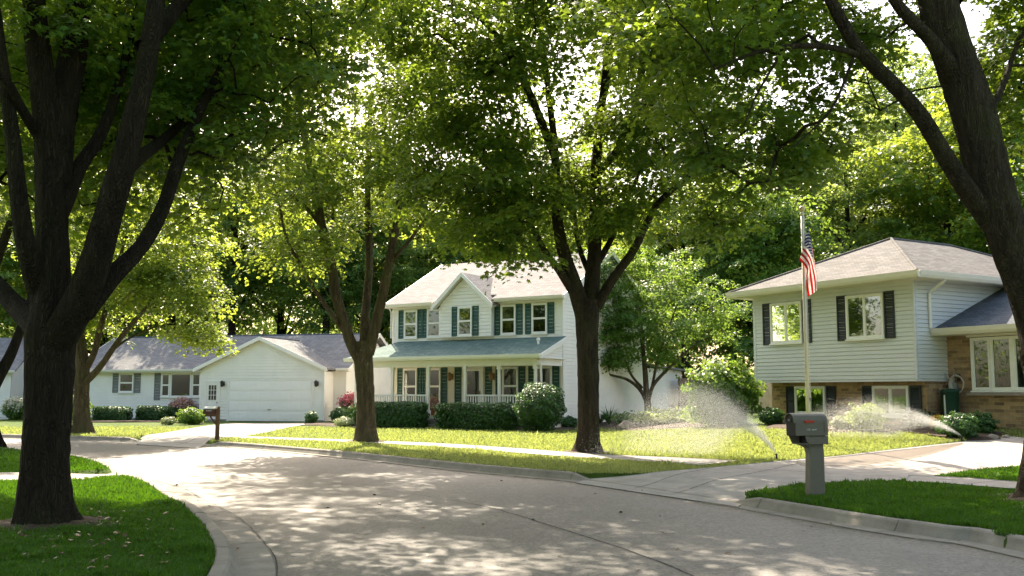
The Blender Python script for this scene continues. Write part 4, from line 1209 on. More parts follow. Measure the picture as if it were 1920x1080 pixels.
    p = MB(); p.box(gf, a0 + .12, a1 - .12, .0405, .042, 1.12, 1.92); p.build('dark_interior', M['blind'], D)
    mn = MB()
    for i in range(4):
        x = a0 + .12 + (a1 - a0 - .24) * i / 3; mn.box(gf, x - .012, x + .012, .046, .054, 1.11, 1.93)
        z = 1.12 + .8 * i / 3; mn.box(gf, a0 + .11, a1 - .11, .047, .053, z - .012, z + .012)
    mn.build('window_bars', M['trim'], D)
    k = MB(); k.lathe(gf.p(a1 - .06, .08, 1.0), [(.01, -.03), (.03, -.02), (.03, .02), (.01, .03)], 8); k.build('handle', M['brass'], D)
    wall_lamp(H, gf, 1.36, 1.98, 1.3); wall_lamp(H, gf, 6.80, 1.98, 1.3)
    st = MB(); st.box(gf, .15, 1.25, .06, .75, -.1, .11); st.box(gf, -.75, .1, .3, 1.0, -.1, .09); st.build('door_step', M['steps'], H)
    # windows of the front
    window(H, mf, -5.5, 1.52, .95, 1.08, 'hung', [(0, 1, .55, 1)])
    shutter(H, mf, -6.2, 1.5, .4, 1.12, 'shutter_grey'); shutter(H, mf, -4.8, 1.5, .4, 1.12, 'shutter_grey')
    window(H, mf, -2.98, 1.28, .55, 1.3, 'hung', [(0, 1, 0, 1)], cm='blind'); window(H, mf, -2.02, 1.26, 1.32, 1.34, 'single', None); window(H, mf, -1.06, 1.28, .55, 1.3, 'hung', [(0, 1, 0, 1)], cm='blind')
    shutter(H, mf, -3.52, 1.1, .38, 1.5, 'shutter_grey')
    return H
RANCH = ranch()

# ---------------- white two-storey house with a porch
def colonial():
    z0 = KERB_H - .03
    H = thing('two_storey_house', 'white two-storey house with green shutters and a railed front porch', 'house', (-5.65, 47.5, z0), R(-32))
    W, D = 9.2, 8.6; EXT = 13.0
    zB = 3.88; zE = 5.55; PF = .52
    ff = Fr((0, 0, 0), (1, 0, 0)); sf_ = Fr((W, 0, 0), (0, 1, 0))
    wl = MB()
    wl.box(ID, 0, W, 0, D, -.3, zE + .1); wl.box(ID, W - 5, W, D, EXT, -.3, 2.75)
    zr = zE + .1 + (D / 2) * .52
    siding(wl, ff, flat(0, W), zB + .14, zE + .05)
    siding(wl, sf_, gable(0, D, zE + .13, zr + .13), .2, zr + .08)
    siding(wl, sf_, flat(D, EXT), .2, 2.75)
    siding(wl, Fr((0, D, 0), (0, -1, 0)), gable(0, D, zE, zr), .2, zr - .05)
    for xx, dx in ((W, -.1), (0, .1)):
        wl.prism([(xx, 0, zE), (xx, D, zE), (xx, D / 2, zr)], (dx, 0, 0))
    # front gable, standing a little proud
    g0, g1, gz = 2.95, 5.72, 6.78
    gfr = Fr((0, -.28, 0), (1, 0, 0))
    wl.box(ID, g0, g1, -.28, -.001, zB + .14, zE)
    wl.prism([(g0, -.28, zE), (g1, -.28, zE), ((g0 + g1) / 2, -.28, gz)], (0, .2, 0))
    siding(wl, gfr, gable(g0, g1, zE, gz), zB + .14, gz - .05)
    siding(wl, Fr((g1, -.28, 0), (0, 1, 0)), flat(0, .27), zB + .14, zE)
    wl.build('wall', M['siding_white'], H)
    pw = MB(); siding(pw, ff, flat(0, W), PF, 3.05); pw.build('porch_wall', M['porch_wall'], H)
    fd = MB(); fd.box(ID, -.02, W + .02, .02, EXT, -.4, .2); fd.build('foundation', M['steps'], H)
    # roofs
    rf = MB(); e = .42; ov = .3; s = .52; zf = zE + .12
    zt = zf + (D / 2 + e) * s
    zc = zf + (e + .05) * s
    for xa, xb, ya, za in ((-ov, g0 - .12, -e, zf), (g1 + .12, W + ov, -e, zf), (g0 - .12, g1 + .12, .05, zc)):
        slab(rf, [(xa, ya, za), (xb, ya, za), (xb, D / 2, zt), (xa, D / 2, zt)])
    slab(rf, [(-ov, D / 2, zt), (W + ov, D / 2, zt), (W + ov, D + e, zf), (-ov, D + e, zf)])
    m = (g0 + g1) / 2; hw = (g1 - g0) / 2 + .3; gs = (gz - zE) / ((g1 - g0) / 2); zg = zE + .1 + .0; gp = gz + .16
    gl_ = gp - hw * gs; bk = 2.9
    slab(rf, [(m - hw, -.6, gl_), (m, -.6, gp), (m, bk, gp), (m - hw, bk, gl_)], .08); slab(rf, [(m, -.6, gp), (m + hw, -.6, gl_), (m + hw, bk, gl_), (m, bk, gp)], .08)
    slab(rf, [(W - 5.3, D - .2, 2.95), (W + .35, D - .2, 2.95), (W + .35, EXT + .35, 2.75), (W - 5.3, EXT + .35, 2.75)], .1)
    roof = rf.build('roof', M['shingle_pale'], H)
    # porch roof: front slope, hipped at its left end
    P0, PW = -.75, W + .02; pd = -1.95; pe = -.35; ze = 3.10; zp = zB + .06
    fs = MB(); slab(fs, [(P0 - .25, pd + pe, ze), (PW + .25, pd + pe, ze), (PW + .25, -.02, zp), (.35, -.02, zp)], .08)
    pr = fs.build('porch_roof', M['shingle_shaded'], H)
    hp = MB(); slab(hp, [(P0 - .25, .6, ze + .02), (P0 - .25, pd + pe + .004, ze), (.35, -.02, zp), (.35, .6, zp)], .08); hp.build('porch_hip', M['shingle_pale'], pr)
    tr = MB()
    tr.box(ff, -.04, W + .04, .0, .05, zB + .02, zB + .16)
    for u in (0, W): tr.box(ff, u - .06, u + .06, -.02, .04, PF, zE + .03)
    tr.box(sf_, -.01, .1, .0, .045, .2, zE + .03); tr.box(sf_, EXT - .1, EXT, 0, .045, .2, 2.75)
    tr.box(Fr((g0, -.28, 0), (1, 0, 0)), -.05, .04, 0, .03, zB + .14, zE - .1); tr.box(Fr((g1, -.28, 0), (1, 0, 0)), -.04, .05, 0, .03, zB + .14, zE - .1)
    tr.build_each('corner_board', M['trim'], H)
    rk = MB()
    for xa, xb in ((m - hw, m), (m + hw, m)):
        rk.prism([(xa, -.63, gl_ - .19), (xb, -.63, gp - .19), (xb, -.63, gp + .015), (xa, -.63, gl_ + .015)], (0, .03, 0))
    for xx in (W + ov, -ov - .03):
        for ya, yb in ((-e, D / 2), (D + e, D / 2)):
            rk.prism([(xx, ya, zf - .2), (xx, yb, zt - .2), (xx, yb, zt + .015), (xx, ya, zf + .015)], (.03, 0, 0))
    rk.prism([(PW + .25, pd + pe, ze - .2), (PW + .25, -.02, zp - .2), (PW + .25, -.02, zp + .015), (PW + .25, pd + pe, ze + .015)], (.03, 0, 0))
    rk.build_each('rake_board', M['trim'], H)
    # closed end of the porch under its rake
    pg = MB()
    pef = Fr((PW, pd, 0), (0, 1, 0)); Lp = -pd
    def pext(z): return (max(0, (z - ze + .1) / (zp - ze) * Lp), Lp - .02)
    siding(pg, pef, pext, 2.82, zp - .15, .11); pg.build('porch_gable', M['siding_white'], H)
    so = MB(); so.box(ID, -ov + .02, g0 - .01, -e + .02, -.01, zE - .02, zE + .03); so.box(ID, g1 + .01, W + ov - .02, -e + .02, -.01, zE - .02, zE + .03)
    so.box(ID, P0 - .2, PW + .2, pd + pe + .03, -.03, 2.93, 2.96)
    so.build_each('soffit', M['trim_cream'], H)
    for xa, xb in ((m - hw + .02, m), (m + hw - .02, m)):
        q = MB(); q.prism([(xa, -.595, gl_ - .085), (xb, -.595, gp - .085), (xb, -.285, gp - .085), (xa, -.285, gl_ - .085)], (0, 0, -.03)); q.build('soffit', M['trim_cream'], H)
    gutter(H, (-ov, -e, zf + .01), (m - hw - .02, -e, zf + .01), 'trim_cream', .15); gutter(H, (m + hw + .02, -e, zf + .01), (W + ov, -e, zf + .01), 'trim_cream', .15)
    gutter(H, (P0 - .25, pd + pe, ze + .01), (PW + .25, pd + pe, ze + .01), 'trim', .17)
    bm = MB(); bm.box(ID, P0 + .02, PW, pd - .07, pd + .07, 2.66, 2.93); bm.box(ID, PW - .14, PW, pd + .08, -.05, 2.66, 2.93); bm.build('porch_beam', M['trim'], H)
    downspout(H, [(PW - .2, pd - .35, 2.98), (PW + .02, pd + .05, 2.75), (PW + .07, pd + .12, .2)], 'trim', .045)
    downspout(H, [(-.02, -.4, zE + .05), (-.08, -.1, zE - .2), (-.08, -.1, 4.1)], 'trim', .04)
    # porch floor, steps, posts, railings
    pf = MB(); pf.box(ID, P0, PW, pd - .1, -.03, .38, PF); pf.box(ID, P0 + .05, PW - .05, pd + .05, -.05, -.3, .38); pf.build('porch_floor', M['trim_cream'], H)
    for k, (ya, zz) in enumerate(((pd - .42, .34), (pd - .74, .18))):
        sm = MB(); sm.box(ID, 3.7, 5.4, ya, ya + .31 + .02 * k, -.3, zz); sm.build('step', M['steps'], H, bevel=.01)
    posts = [P0 + .15, 1.55, 3.55, 5.52, 7.25, W - .18]
    for u in posts:
        q = MB(); q.box(ID, u - .055, u + .055, pd - .055, pd + .055, PF + .25, 2.5)
        q.box(ID, u - .085, u + .085, pd - .085, pd + .085, PF, PF + .248); q.box(ID, u - .085, u + .085, pd - .085, pd + .085, 2.502, 2.66)
        q.build('porch_post', M['trim'], H, bevel=.008)
    for i, (a, b) in enumerate(((0, 1), (1, 2), (3, 4), (4, 5))):
        u0, u1 = posts[a] + .09, posts[b] - .09
        r = MB(); r.box(ID, u0, u1, pd - .045, pd + .045, PF + .86, PF + .93); r.box(ID, u0, u1, pd - .03, pd + .03, PF + .10, PF + .16)
        n = int((u1 - u0) / .125)
        for j in range(n):
            x = u0 + (u1 - u0) * (j + .5) / n
            r.box(ID, x - .02, x + .02, pd - .02, pd + .02, PF + .161, PF + .859)
        r.build('railing', M['trim'], H)
    # windows
    up = [(1.06, ff), (2.42, ff), (4.36, gfr), (6.5, ff), (8.1, ff)]
    for u, fr in up:
        window(H, fr, u, zB + .2, .78, 1.33, 'hung', [(0, 1, .35 if u != 2.42 else .2, 1)], cm='blind')
        for sgn in (-1, 1): shutter(H, fr, u + sgn * .57, zB + .19, .33, 1.35, 'shutter_green')
    for u in (1.06, 2.42, 6.6, 8.3):
        window(H, ff, u, .98, .82, 1.68, 'hung', [(0, 1, .5, 1)], cm='blind')
        for sgn in (-1, 1): shutter(H, ff, u + sgn * .6, .96, .34, 1.72, 'shutter_green')
    # front door, storm glass, sidelights
    du = 4.62
    dr = MB(); dr.box(ff, du - .46, du + .46, .01, .05, PF, 2.62)
    dr.box(ff, du - .58, du - .47, .0, .08, PF, 2.75); dr.box(ff, du + .47, du + .58, 0, .08, PF, 2.75); dr.box(ff, du - .468, du + .468, 0, .08, 2.64, 2.75)
    Dm = dr.build('front_door', M['trim'], H, bevel=.004)
    p = MB(); p.box(ff, du - .33, du + .33, .052, .056, PF + .25, 1.35); p.box(ff, du - .33, du + .33, .052, .056, 1.42, 2.5); p.build('pane', M['glass'], Dm)
    p = MB(); p.box(ff, du - .33, du + .33, .0505, .0515, PF + .25, 2.5); p.build('dark_interior', M['dark_room'], Dm)
    k = MB(); k.box(ff, du + .36, du + .4, .056, .1, 1.45, 1.6); k.build('handle', M['brass'], Dm)
    for sgn in (-1, 1): shutter(H, ff, du + sgn * .83, PF + .06, .36, 2.1, 'shutter_green')
    wall_lamp(H, ff, 3.45, 2.25, 1.5, 'brass'); wall_lamp(H, ff, 5.7, 2.25, 1.5, 'brass')
    gm = MB(); gm.box(Fr((W, 2.2, 0), (0, 1, 0)), 0, .3, .03, .2, .7, 1.15); gm.tube([(W + .1, 2.1, 0), (W + .1, 2.1, .95), (W + .1, 2.25, .95)], .03, 6); gm.tube([(W + .07, 1.7, 0), (W + .07, 1.7, 1.3)], .05, 6)
    gm.build('gas_meter', M['meter'], H)
    vp = MB(); vp.lathe((8.6, -1.0, 3.4), [(.05, 0), (.05, .32), (.08, .33), (.08, .42), (.02, .45)], 8); vp.build('vent_pipe', M['trim'], pr)
    return H
COLON = colonial()

# ---------------- grey split-level house
def split():
    gz = 0.12 + .5 - .05
    H = thing('split_level_house', 'grey sided split-level house over brown brick with black shutters', 'house', (8.43, 34.5, gz), R(-59.24))
    W, D = 6.45, 9.5
    zs, zE = 1.45, 4.32
    ff = Fr((0, 0, 0), (1, 0, 0)); rs = Fr((W, 0, 0), (0, 1, 0))
    wl = MB(); wl.box(ID, 0, W, 0, D, zs, zE + .05)
    siding(wl, ff, flat(0, W), zs, zE, .125, .0, .02); siding(wl, rs, flat(0, D), zs, zE, .125, .0, .02); siding(wl, Fr((0, D, 0), (0, -1, 0)), flat(0, D), zs, zE, .125, .0, .02)
    wl.build('siding_wall', M['siding_grey'], H)
    bw = MB(); bw.box(ID, .3, W - .3 + .3, .42, D - .2, -.6, zs - .004)
    LW, LV = 13.5, 1.4
    bw.box(ID, W + .003, LW, LV, LV + 7.5, -.6, 2.78)
    bw.build('brick_wall', M['brick'], H)
    cb = MB(); cb.box(ff, -.05, .06, -.02, .035, zs, zE); cb.box(ff, W - .06, W + .036, -.02, .036, zs, zE); cb.box(rs, .037, .11, -.02, .036, zs, zE)
    cb.box(ff, -.02, W + .02, -.02, .03, zs - .06, zs - .002); cb.box(rs, .02, LV + .0, -.02, .03, zs - .06, zs - .002)
    cb.build_each('corner_board', M['siding_grey'], H)
    # hip roof
    e = .62; zf = zE + .2; rise = 1.72; h = W / 2 + e
    A, B, C_, D_ = (-e, -e, zf), (W + e, -e, zf), (W + e, D + e, zf), (-e, D + e, zf)
    T0, T1 = (W / 2, -e + h, zf + rise), (W / 2, D + e - h, zf + rise)
    rf = MB()
    low = [Vector(p) - Vector((0, 0, .1)) for p in (A, B, C_, D_)]
    pts = [A, B, C_, D_, T0, T1] + [tuple(p) for p in low]
    rf.add(pts, [(0, 1, 4), (1, 2, 5, 4), (2, 3, 5), (3, 0, 4, 5), (6, 9, 8, 7), (0, 6, 7, 1), (1, 7, 8, 2), (2, 8, 9, 3), (3, 9, 6, 0)])
    roof = rf.build('roof', M['shingle_tan'], H)
    cp = MB()
    for a, b in ((A, T0), (B, T0), (C_, T1), (D_, T1), (T0, T1)): cp.tube([Vector(a) + Vector((0, 0, .005)), Vector(b) + Vector((0, 0, .012))], .05, 6)
    cp.build('hip_cap', M['shingle_tan'], roof)
    so = MB(); so.box(ID, -e + .02, W + e - .02, -e + .02, -.03, zE + .0, zE + .06); so.box(ID, W + .03, W + e - .02, -.025, D, zE + .0, zE + .06); so.box(ID, -e + .02, -.03, -.025, D, zE, zE + .06)
    so.build_each('soffit', M['trim_cream'], H)
    gutter(H, (-e - .02, -e, zf + .01), (W + e + .1, -e, zf + .01), 'trim_cream', .2, .13)
    gutter(H, (W + e, -e - .0, zf + .012), (W + e, D + e, zf + .012), 'trim_cream', .2, .13, (1, 0, 0))
    gutter(H, (-e, D + e, zf + .012), (-e, -e, zf + .012), 'trim_cream', .2, .13, (-1, 0, 0))
    # lower wing roof
    wz = 2.92; wd = 7.5; we = .65; sl = .40
    y0 = LV - we; yr = LV + wd / 2
    wr = MB(); slab(wr, [(W + .03, y0, wz), (LW + .5, y0, wz), (LW + .5, yr, wz + (yr - y0) * sl), (W + .03, yr, wz + (yr - y0) * sl)], .1)
    slab(wr, [(W + .03, yr, wz + (yr - y0) * sl), (LW + .5, yr, wz + (yr - y0) * sl), (LW + .5, LV + wd + we, wz), (W + .03, LV + wd + we, wz)], .1)
    wr.build('wing_roof', M['shingle_dark'], H)  # dark bluish copy carries the upper storey's shade in its colour
    gutter(H, (W + .05, y0, wz + .01), (LW + .5, y0, wz + .01), 'trim_cream', .2, .14)
    ws = MB(); ws.box(ID, W + .04, LW + .4, y0 + .03, LV - .01, wz - .2, wz - .15); ws.build('wing_soffit', M['trim_cream'], H)
    downspout(H, [(W + e + .05, .62, zE + .15), (W + e - .02, .62, zE - .02), (W + .1, .62, zE - .32), (W + .075, .62, zE - .5), (W + .075, .62, 2.95)], 'trim', .05)
    # upper windows
    for u in (1.5, 4.72):
        window(H, ff, u, 2.70, 1.40, 1.36, 'double', None)
        for sgn in (-1, 1): shutter(H, ff, u + sgn * .9, 2.67, .36, 1.42, 'shutter_black')
    lf = Fr((0, .42, 0), (1, 0, 0))
    for u in (2.05, 5.22):
        window(H, lf, u, .35, 1.3, .92, 'double', [(.5, 1, 0, 1)], .07)
        for sgn in (-1, 1): shutter(H, lf, u + sgn * .87, .3, .38, .97, 'shutter_black')
    bf = Fr((0, LV, 0), (1, 0, 0))
    window(H, bf, 7.62, 1.12, .62, 1.52, 'single', [(.0, .35, 0, 1)], .07, .12)
    for u in (8.25, 8.93, 9.61): window(H, bf, u, 1.12, .68, 1.52, 'single', [(0, 1, 0, 1)], .07, .12)
    hd = MB(); hd.box(bf, 7.2, 10.05, .0, .13, 2.66, 2.78); hd.build('window_header', M['trim_cream'], H)
    sl_ = MB(); sl_.box(bf, 7.15, 10.05, .003, .17, .98, 1.06); sl_.build('window_ledge', M['rock'], H)
    window(H, bf, 12.2, .95, 1.3, 1.3, 'double', [(0, .4, 0, 1)])
    mt = MB(); mt.box(bf, 6.62, 6.8, .0, .12, 1.1, 1.35); mt.tube([bf.p(6.71, .06, 1.35), bf.p(6.71, .06, 1.75)], .02, 6); mt.build('electric_meter', M['meter'], H)
    return H
SPLIT = split()

# ---------------- neighbour's house seen past the left trunks
def neighbour():
    p = at(18, 770, 57)
    H = thing('neighbour_house', 'sliver of a white sided house at the far left edge', 'house', (p.x, p.y, KERB_H - .03), R(8))
    fr = Fr((-9, 0, 0), (1, 0, 0)); sd = Fr((0, 0, 0), (0, 1, 0))
    wl = MB(); wl.box(ID, -9, 0, 0, 8, -.3, 2.7); siding(wl, fr, flat(0, 9), .1, 2.7); siding(wl, sd, gable(0, 8, 2.7, 4.6), .1, 4.5)
    wl.prism([(0, 0, 2.7), (0, 8, 2.7), (0, 4, 4.6)], (-.1, 0, 0)); wl.prism([(-9, 0, 2.7), (-9, 8, 2.7), (-9, 4, 4.6)], (.1, 0, 0))
    wl.build('wall', M['siding_white'], H)
    rf = MB(); slab(rf, [(-9.3, -.4, 2.75), (.3, -.4, 2.75), (.3, 4, 4.85), (-9.3, 4, 4.85)]); slab(rf, [(-9.3, 4, 4.85), (.3, 4, 4.85), (.3, 8.4, 2.75), (-9.3, 8.4, 2.75)])
    rf.build('roof', M['shingle_grey'], H)
    window(H, fr, 7.2, 1.0, 1.1, 1.3, 'hung'); window(H, fr, 3, 1.0, 1.1, 1.3, 'hung')
    gutter(H, (-9.3, -.4, 2.77), (.3, -.4, 2.77))
neighbour()

# ------------------------------------------------------------------ fences
def fence(label, a, b, h, mat, n, posts=True):
    a, b = Vector(a), Vector(b); t = thing('fence', label, 'fence', a)
    d = b - a; d.z = 0; fr = Fr((0, 0, 0), d, None)
    L = d.length; rng = random.Random(3)
    mb = MB(); w = L / n
    for i in range(n):
        top = h + rng.uniform(-.015, .015)
        mb.box(fr, i * w + .006, (i + 1) * w - .006, 0, .02, .06, top)
    mb.build('boards', M[mat], t)
    r = MB()
    for z in (.35, h - .3): r.box(fr, 0, L, -.045, -.002, z, z + .08)
    r.build('rail', M[mat], t)
    k = max(1, round(L / 2.2))
    for i in range(k + 1):
        q = MB(); x = L * i / k; q.box(fr, x - .045, x + .045, -.14, -.047, -.2, h + .06); q.build('post', M[mat], t)
p0 = on_lawn(1276, 782); a = at(1277, 780, 52); a.z = float(lawn_z(a.x, a.y)); b = at(1335, 780, 54); b.z = a.z
fence('dark weathered wooden fence between the white side wall and the bush', a, b, 1.75, 'wood_fence', 14)
a = at(1424, 780, 36.2); a.z = float(lawn_z(a.x, a.y)); b = at(1450, 780, 35.6); b.z = a.z
fence('short pale fence panel at the left corner of the brick wall', a, b, 1.35, 'fence_pale', 6)
a = at(16, 780, 60); a.z = KERB_H; b = at(130, 780, 61); b.z = KERB_H
fence('brown board fence beside the far left house', a, b, 1.55, 'wood_fence', 26)
a = at(-420, 780, 60); 

# ------------------------------------------------------------------ shrubs and beds
def frame_pt(H, u, v, dz=0):
    p = H.matrix_world @ Vector((u, v, 0)) if False else Matrix.Translation(H.location) @ Matrix.Rotation(H.rotation_euler[2], 4, 'Z') @ Vector((u, v, 0))
    return Vector((p.x, p.y, float(lawn_z(p.x, p.y)) + dz))
HC = 'clipped hedges along the house fronts'
def hedge_px(label, x0, x1, top, base, yaw, depth, seed, mat='leaf_shrub', size=.1):
    p = on_lawn((x0 + x1) / 2, base); s = p.y / FPX
    w = (x1 - x0) * s; h = (base - top) * s
    q = Vector((p.x, p.y + depth / 2, p.z))
    c_, s_ = abs(math.cos(yaw)), abs(math.sin(yaw))
    L = max(.5, (w - depth * s_) / c_)
    return shrub('hedge', label, 'hedge', (q.x, q.y, float(lawn_z(q.x, q.y))), (L / 2, depth / 2, h / 2), size, int(3200 * L * 1.1) + 2500, mat, seed, True, None, HC, yaw, 10, .05)
def hedge_local(label, H, u0, u1, v0, v1, h, seed):
    p = frame_pt(H, (u0 + u1) / 2, (v0 + v1) / 2); L = u1 - u0
    return shrub('hedge', label, 'hedge', p, (L / 2, (v1 - v0) / 2, h / 2), .1, int(4200 * L) + 2500, 'leaf_shrub', seed, True, None, HC, H.rotation_euler[2], 12, .05)
hedge_local('dark clipped hedge left of the porch steps', COLON, .3, 4.1, -3.5, -2.4, 1.08, 41)
hedge_local('dark clipped hedge right of the porch steps', COLON, 5.15, 8.95, -3.8, -2.75, 1.08, 42)
hedge_px('low dark hedge under the small ranch window', 165, 241, 763, 790, R(-15), .9, 43)
hedge_px('low dark hedge under the wide ranch window', 247, 316, 762, 790, R(-15), .9, 44)

def bush_px(name, label, cat, cx, top, base, w, lmat, seed, size=.11, n=None, flowers=None, depth=None, lump=.14, group=None, z_off=0):
    p = on_lawn(cx, base); s = p.y / FPX
    rx = w * s / 2; h = (base - top) * s; ry = depth or rx
    q = (p.x, p.y + ry * .8); z = float(lawn_z(*q))
    n = n or int(900 * (rx * ry + rx * h + ry * h) / (size / .1) ** 2 + 350)
    return shrub(name, label, cat, (q[0], q[1], z + z_off), (rx, ry, h / 2 * 1.03), size, n, lmat, seed, False, flowers, group, 0, 7, lump)
bush_px('round_bush', 'big round green bush at the right end of the porch hedge', 'bush', 1012, 722, 811, 98, 'leaf_shrub', 45, .085, 14000, lump=.09)
bush_px('shrub', 'large leafy bush filling the corner left of the grey house', 'bush', 1368, 682, 800, 128, 'leaf_bright', 46, .15, 9000, lump=.22)
bush_px('hydrangea', 'dusty pink flowering bush under the wide ranch window', 'bush', 336, 752, 789, 48, 'leaf_shrub', 47, .1, 3000, ('petal_dusty', 60, .2, .15))
bush_px('shrub', 'rounded green bush in front of the dusty pink bush', 'bush', 352, 766, 797, 50, 'leaf_bright', 48, .1, 3800)
bush_px('flower_clump', 'low pale flowering clump at the lawn edge before the ranch', 'flowers', 312, 783, 797, 28, 'leaf_pale', 49, .08, 1500)
bush_px('hydrangea', 'bright pink flowering bush beside the sunlit forked trunk', 'bush', 654, 745, 792, 42, 'leaf_shrub', 50, .1, 3200, ('petal_pink', 110, .2, .25))
bush_px('shrub', 'small dark bush at the right corner of the garage', 'bush', 582, 773, 795, 24, 'leaf_shrub', 51, .09, 1500)
bush_px('shrub', 'green bush between the garage and the pink flowers', 'bush', 634, 766, 794, 34, 'leaf_shrub', 52, .1, 2600)
bush_px('flower_clump', 'low cream flowering clump left of the forked trunk', 'flowers', 646, 783, 801, 46, 'leaf_pale', 53, .08, 2200)
bush_px('shrub', 'small pale green plant at the foot of the porch hedge', 'plant', 966, 791, 805, 30, 'leaf_bright', 54, .08, 900)
bush_px('shrub', 'leafy plant beside the foot of the round bush', 'plant', 1066, 782, 803, 36, 'leaf_shrub', 55, .09, 1600)
bush_px('tall_cedar', 'dark green shrub standing between the ranch and the porch', 'bush', 728, 697, 775, 32, 'leaf_shrub', 56, .11, 3800)
bush_px('shrub', 'green shrub below the left brick window', 'bush', 1452, 766, 798, 46, 'leaf_shrub', 57, .09, 2600)
bush_px('shrub', 'round green bush by the driveway edge under the wide window', 'bush', 1812, 780, 826, 76, 'leaf_shrub', 58, .07, 5200)
bush_px('shrub', 'loose dark bush behind the round bush under the wide window', 'bush', 1852, 778, 816, 50, 'leaf_shrub', 59, .08, 2600, lump=.25)
bush_px('shrub', 'low green shrub left of the dark green bin', 'bush', 1738, 772, 803, 62, 'leaf_shrub', 60, .08, 2800)
bush_px('variegated_plant', 'pale variegated plant beside the small boulders', 'plant', 1588, 782, 808, 44, 'leaf_pale', 61, .11, 1100)
bush_px('feathery_shrub', 'grey green feathery shrub right of the pale variegated plant', 'bush', 1634, 762, 812, 70, 'leaf_wood', 62, .06, 3600, lump=.25)
bush_px('flower_clump', 'yellow flowering clump in front of the dark green bin', 'flowers', 1768, 786, 812, 30, 'leaf_shrub', 63, .07, 1000, ('petal_yellow', 60, .11, .2))
bush_px('hydrangea', 'white flowering bush by the far left house', 'bush', 20, 750, 788, 44, 'leaf_bright', 64, .12, 2400, ('petal_white', 60, .22, .1))
bush_px('shrub', 'green bush behind the trunk of the ranch lawn maple', 'bush', 140, 742, 792, 44, 'leaf_bright', 65, .12, 2600)
bush_px('shrub', 'dark bush by the brown fence at the far left', 'bush', 36, 728, 778, 40, 'leaf_shrub', 66, .13, 2000)
bush_px('ground_plant', 'ferny ground plants round the foot of the ornamental tree', 'plant', 1255, 768, 797, 120, 'leaf_wood', 67, .1, 4200, depth=1.0, lump=.25)
bush_px('shrub', 'low green shrub at the base of the white side wall', 'plant', 1178, 776, 797, 56, 'leaf_bright', 68, .08, 2400, lump=.2)

def strap_plant(label, cx, base, h, n, seed, mat='leaf_bright', spread=.5):
    p = on_lawn(cx, base); t = thing('strap_leaf_plant', label, 'plant', p)
    rng = np.random.default_rng(seed); V = []; F = []
    for i in range(n):
        a = rng.uniform(0, 6.28); L = h * rng.uniform(.7, 1.3); w = .022; lean = rng.uniform(.25, 1) * spread
        dx, dy = math.cos(a), math.sin(a); b = len(V)
        for k in range(6):
            s = k / 5; r = .04 + lean * s ** 1.4 * L; z = L * (s - .55 * lean * s ** 2.6); ww = w * (1 - s * .9)
            V += [(dx * r - dy * ww, dy * r + dx * ww, z), (dx * r + dy * ww, dy * r - dx * ww, z)]
        for k in range(5): F.append((b + 2 * k, b + 2 * k + 1, b + 2 * k + 3, b + 2 * k + 2))
    np_mesh('foliage', V, F, M[mat], t)
strap_plant('arching strap-leaved plant at the white wall, right of the dark maple', 1142, 797, .85, 160, 71, 'leaf_shrub', 1.1)
strap_plant('second arching strap-leaved plant beside the dark maple trunk', 1126, 795, .7, 110, 72, 'leaf_shrub', 1.1)

def boulder(label, cx, base, w, seed, mat='rock'):
    p = on_lawn(cx, base); r = w * p.y / FPX / 2
    rng = np.random.default_rng(seed)
    import bmesh
    bm = bmesh.new(); bmesh.ops.create_icosphere(bm, subdivisions=3, radius=1)
    ph = rng.uniform(0, 6, 6)
    for v in bm.verts:
        d = v.co
        k = 1 + .16 * math.sin(3 * d.x + ph[0]) * math.sin(2.6 * d.y + ph[1]) + .1 * math.sin(5 * d.z + 4 * d.x + ph[2]) + .05 * math.sin(9 * d.y + ph[3])
        v.co = Vector((d.x * r * k, d.y * r * .8 * k, d.z * r * .62 * k + r * .35))
    me = bpy.data.meshes.new('boulder'); bm.to_mesh(me); bm.free()
    o = link('boulder', me, M[mat], None, True); o.location = p
    tag(o, label, 'rock', 'stones of the planting beds')
boulder('reddish boulder right of the grey mailbox, nearest to it', 1548, 809, 16, 81, 'pot')
boulder('pale boulder just left of the variegated plant', 1563, 810, 14, 82)
boulder('small pale boulder in front of the variegated plant', 1573, 811, 9, 83)
boulder('flat stone left of the ornamental tree', 1176, 806, 34, 84)
boulder('stone at the foot of the round bush by the porch', 992, 806, 14, 85)
boulder('grey stone at the lawn corner right of the round driveway bush', 1862, 824, 20, 86)
boulder('small grey stone beside the brick wall at the right edge', 1886, 822, 14, 87)

# beds of dark soil along the fronts (thin mounded sheets)
def bed(pts, seed):
    P = np.array([tuple(on_lawn(*p))[:2] for p in pts]); c_ = P.mean(0)
    rng = np.random.default_rng(seed)
    rings = []; n = 40
    Q = resample(np.concatenate([P, P[:1]]), n + 1)[:-1]
    Q += rng.normal(0, .05, Q.shape)
    V = []
    for s in (1.0, .93, .6, .25):
        q = c_ + (Q - c_) * s
        z = lawn_z(q[:, 0], q[:, 1]) + (.006 if s == 1 else .05) + rng.normal(0, .008, n) * (s < 1)
        V.append(np.c_[q, z])
    V = np.concatenate(V + [np.array([[*c_, float(lawn_z(*c_)) + .05]])])
    F = []
    for r in range(3):
        for i in range(n): F.append((r * n + i, r * n + (i + 1) % n, (r + 1) * n + (i + 1) % n, (r + 1) * n + i))
    F += [(3 * n + i, 3 * n + (i + 1) % n, 4 * n, 4 * n) for i in range(n)]
    me = bpy.data.meshes.new('soil_bed'); me.from_pydata([tuple(v) for v in V], [], [f[:3] if f[2] == f[3] else f for f in F]); me.update()
    tag(link('soil_bed', me, M['soil'], None, True), kind='structure')
    BEDS.append(Q)
BEDS = []
bed([(694, 801), (806, 803), (806, 798), (694, 796)], 1)
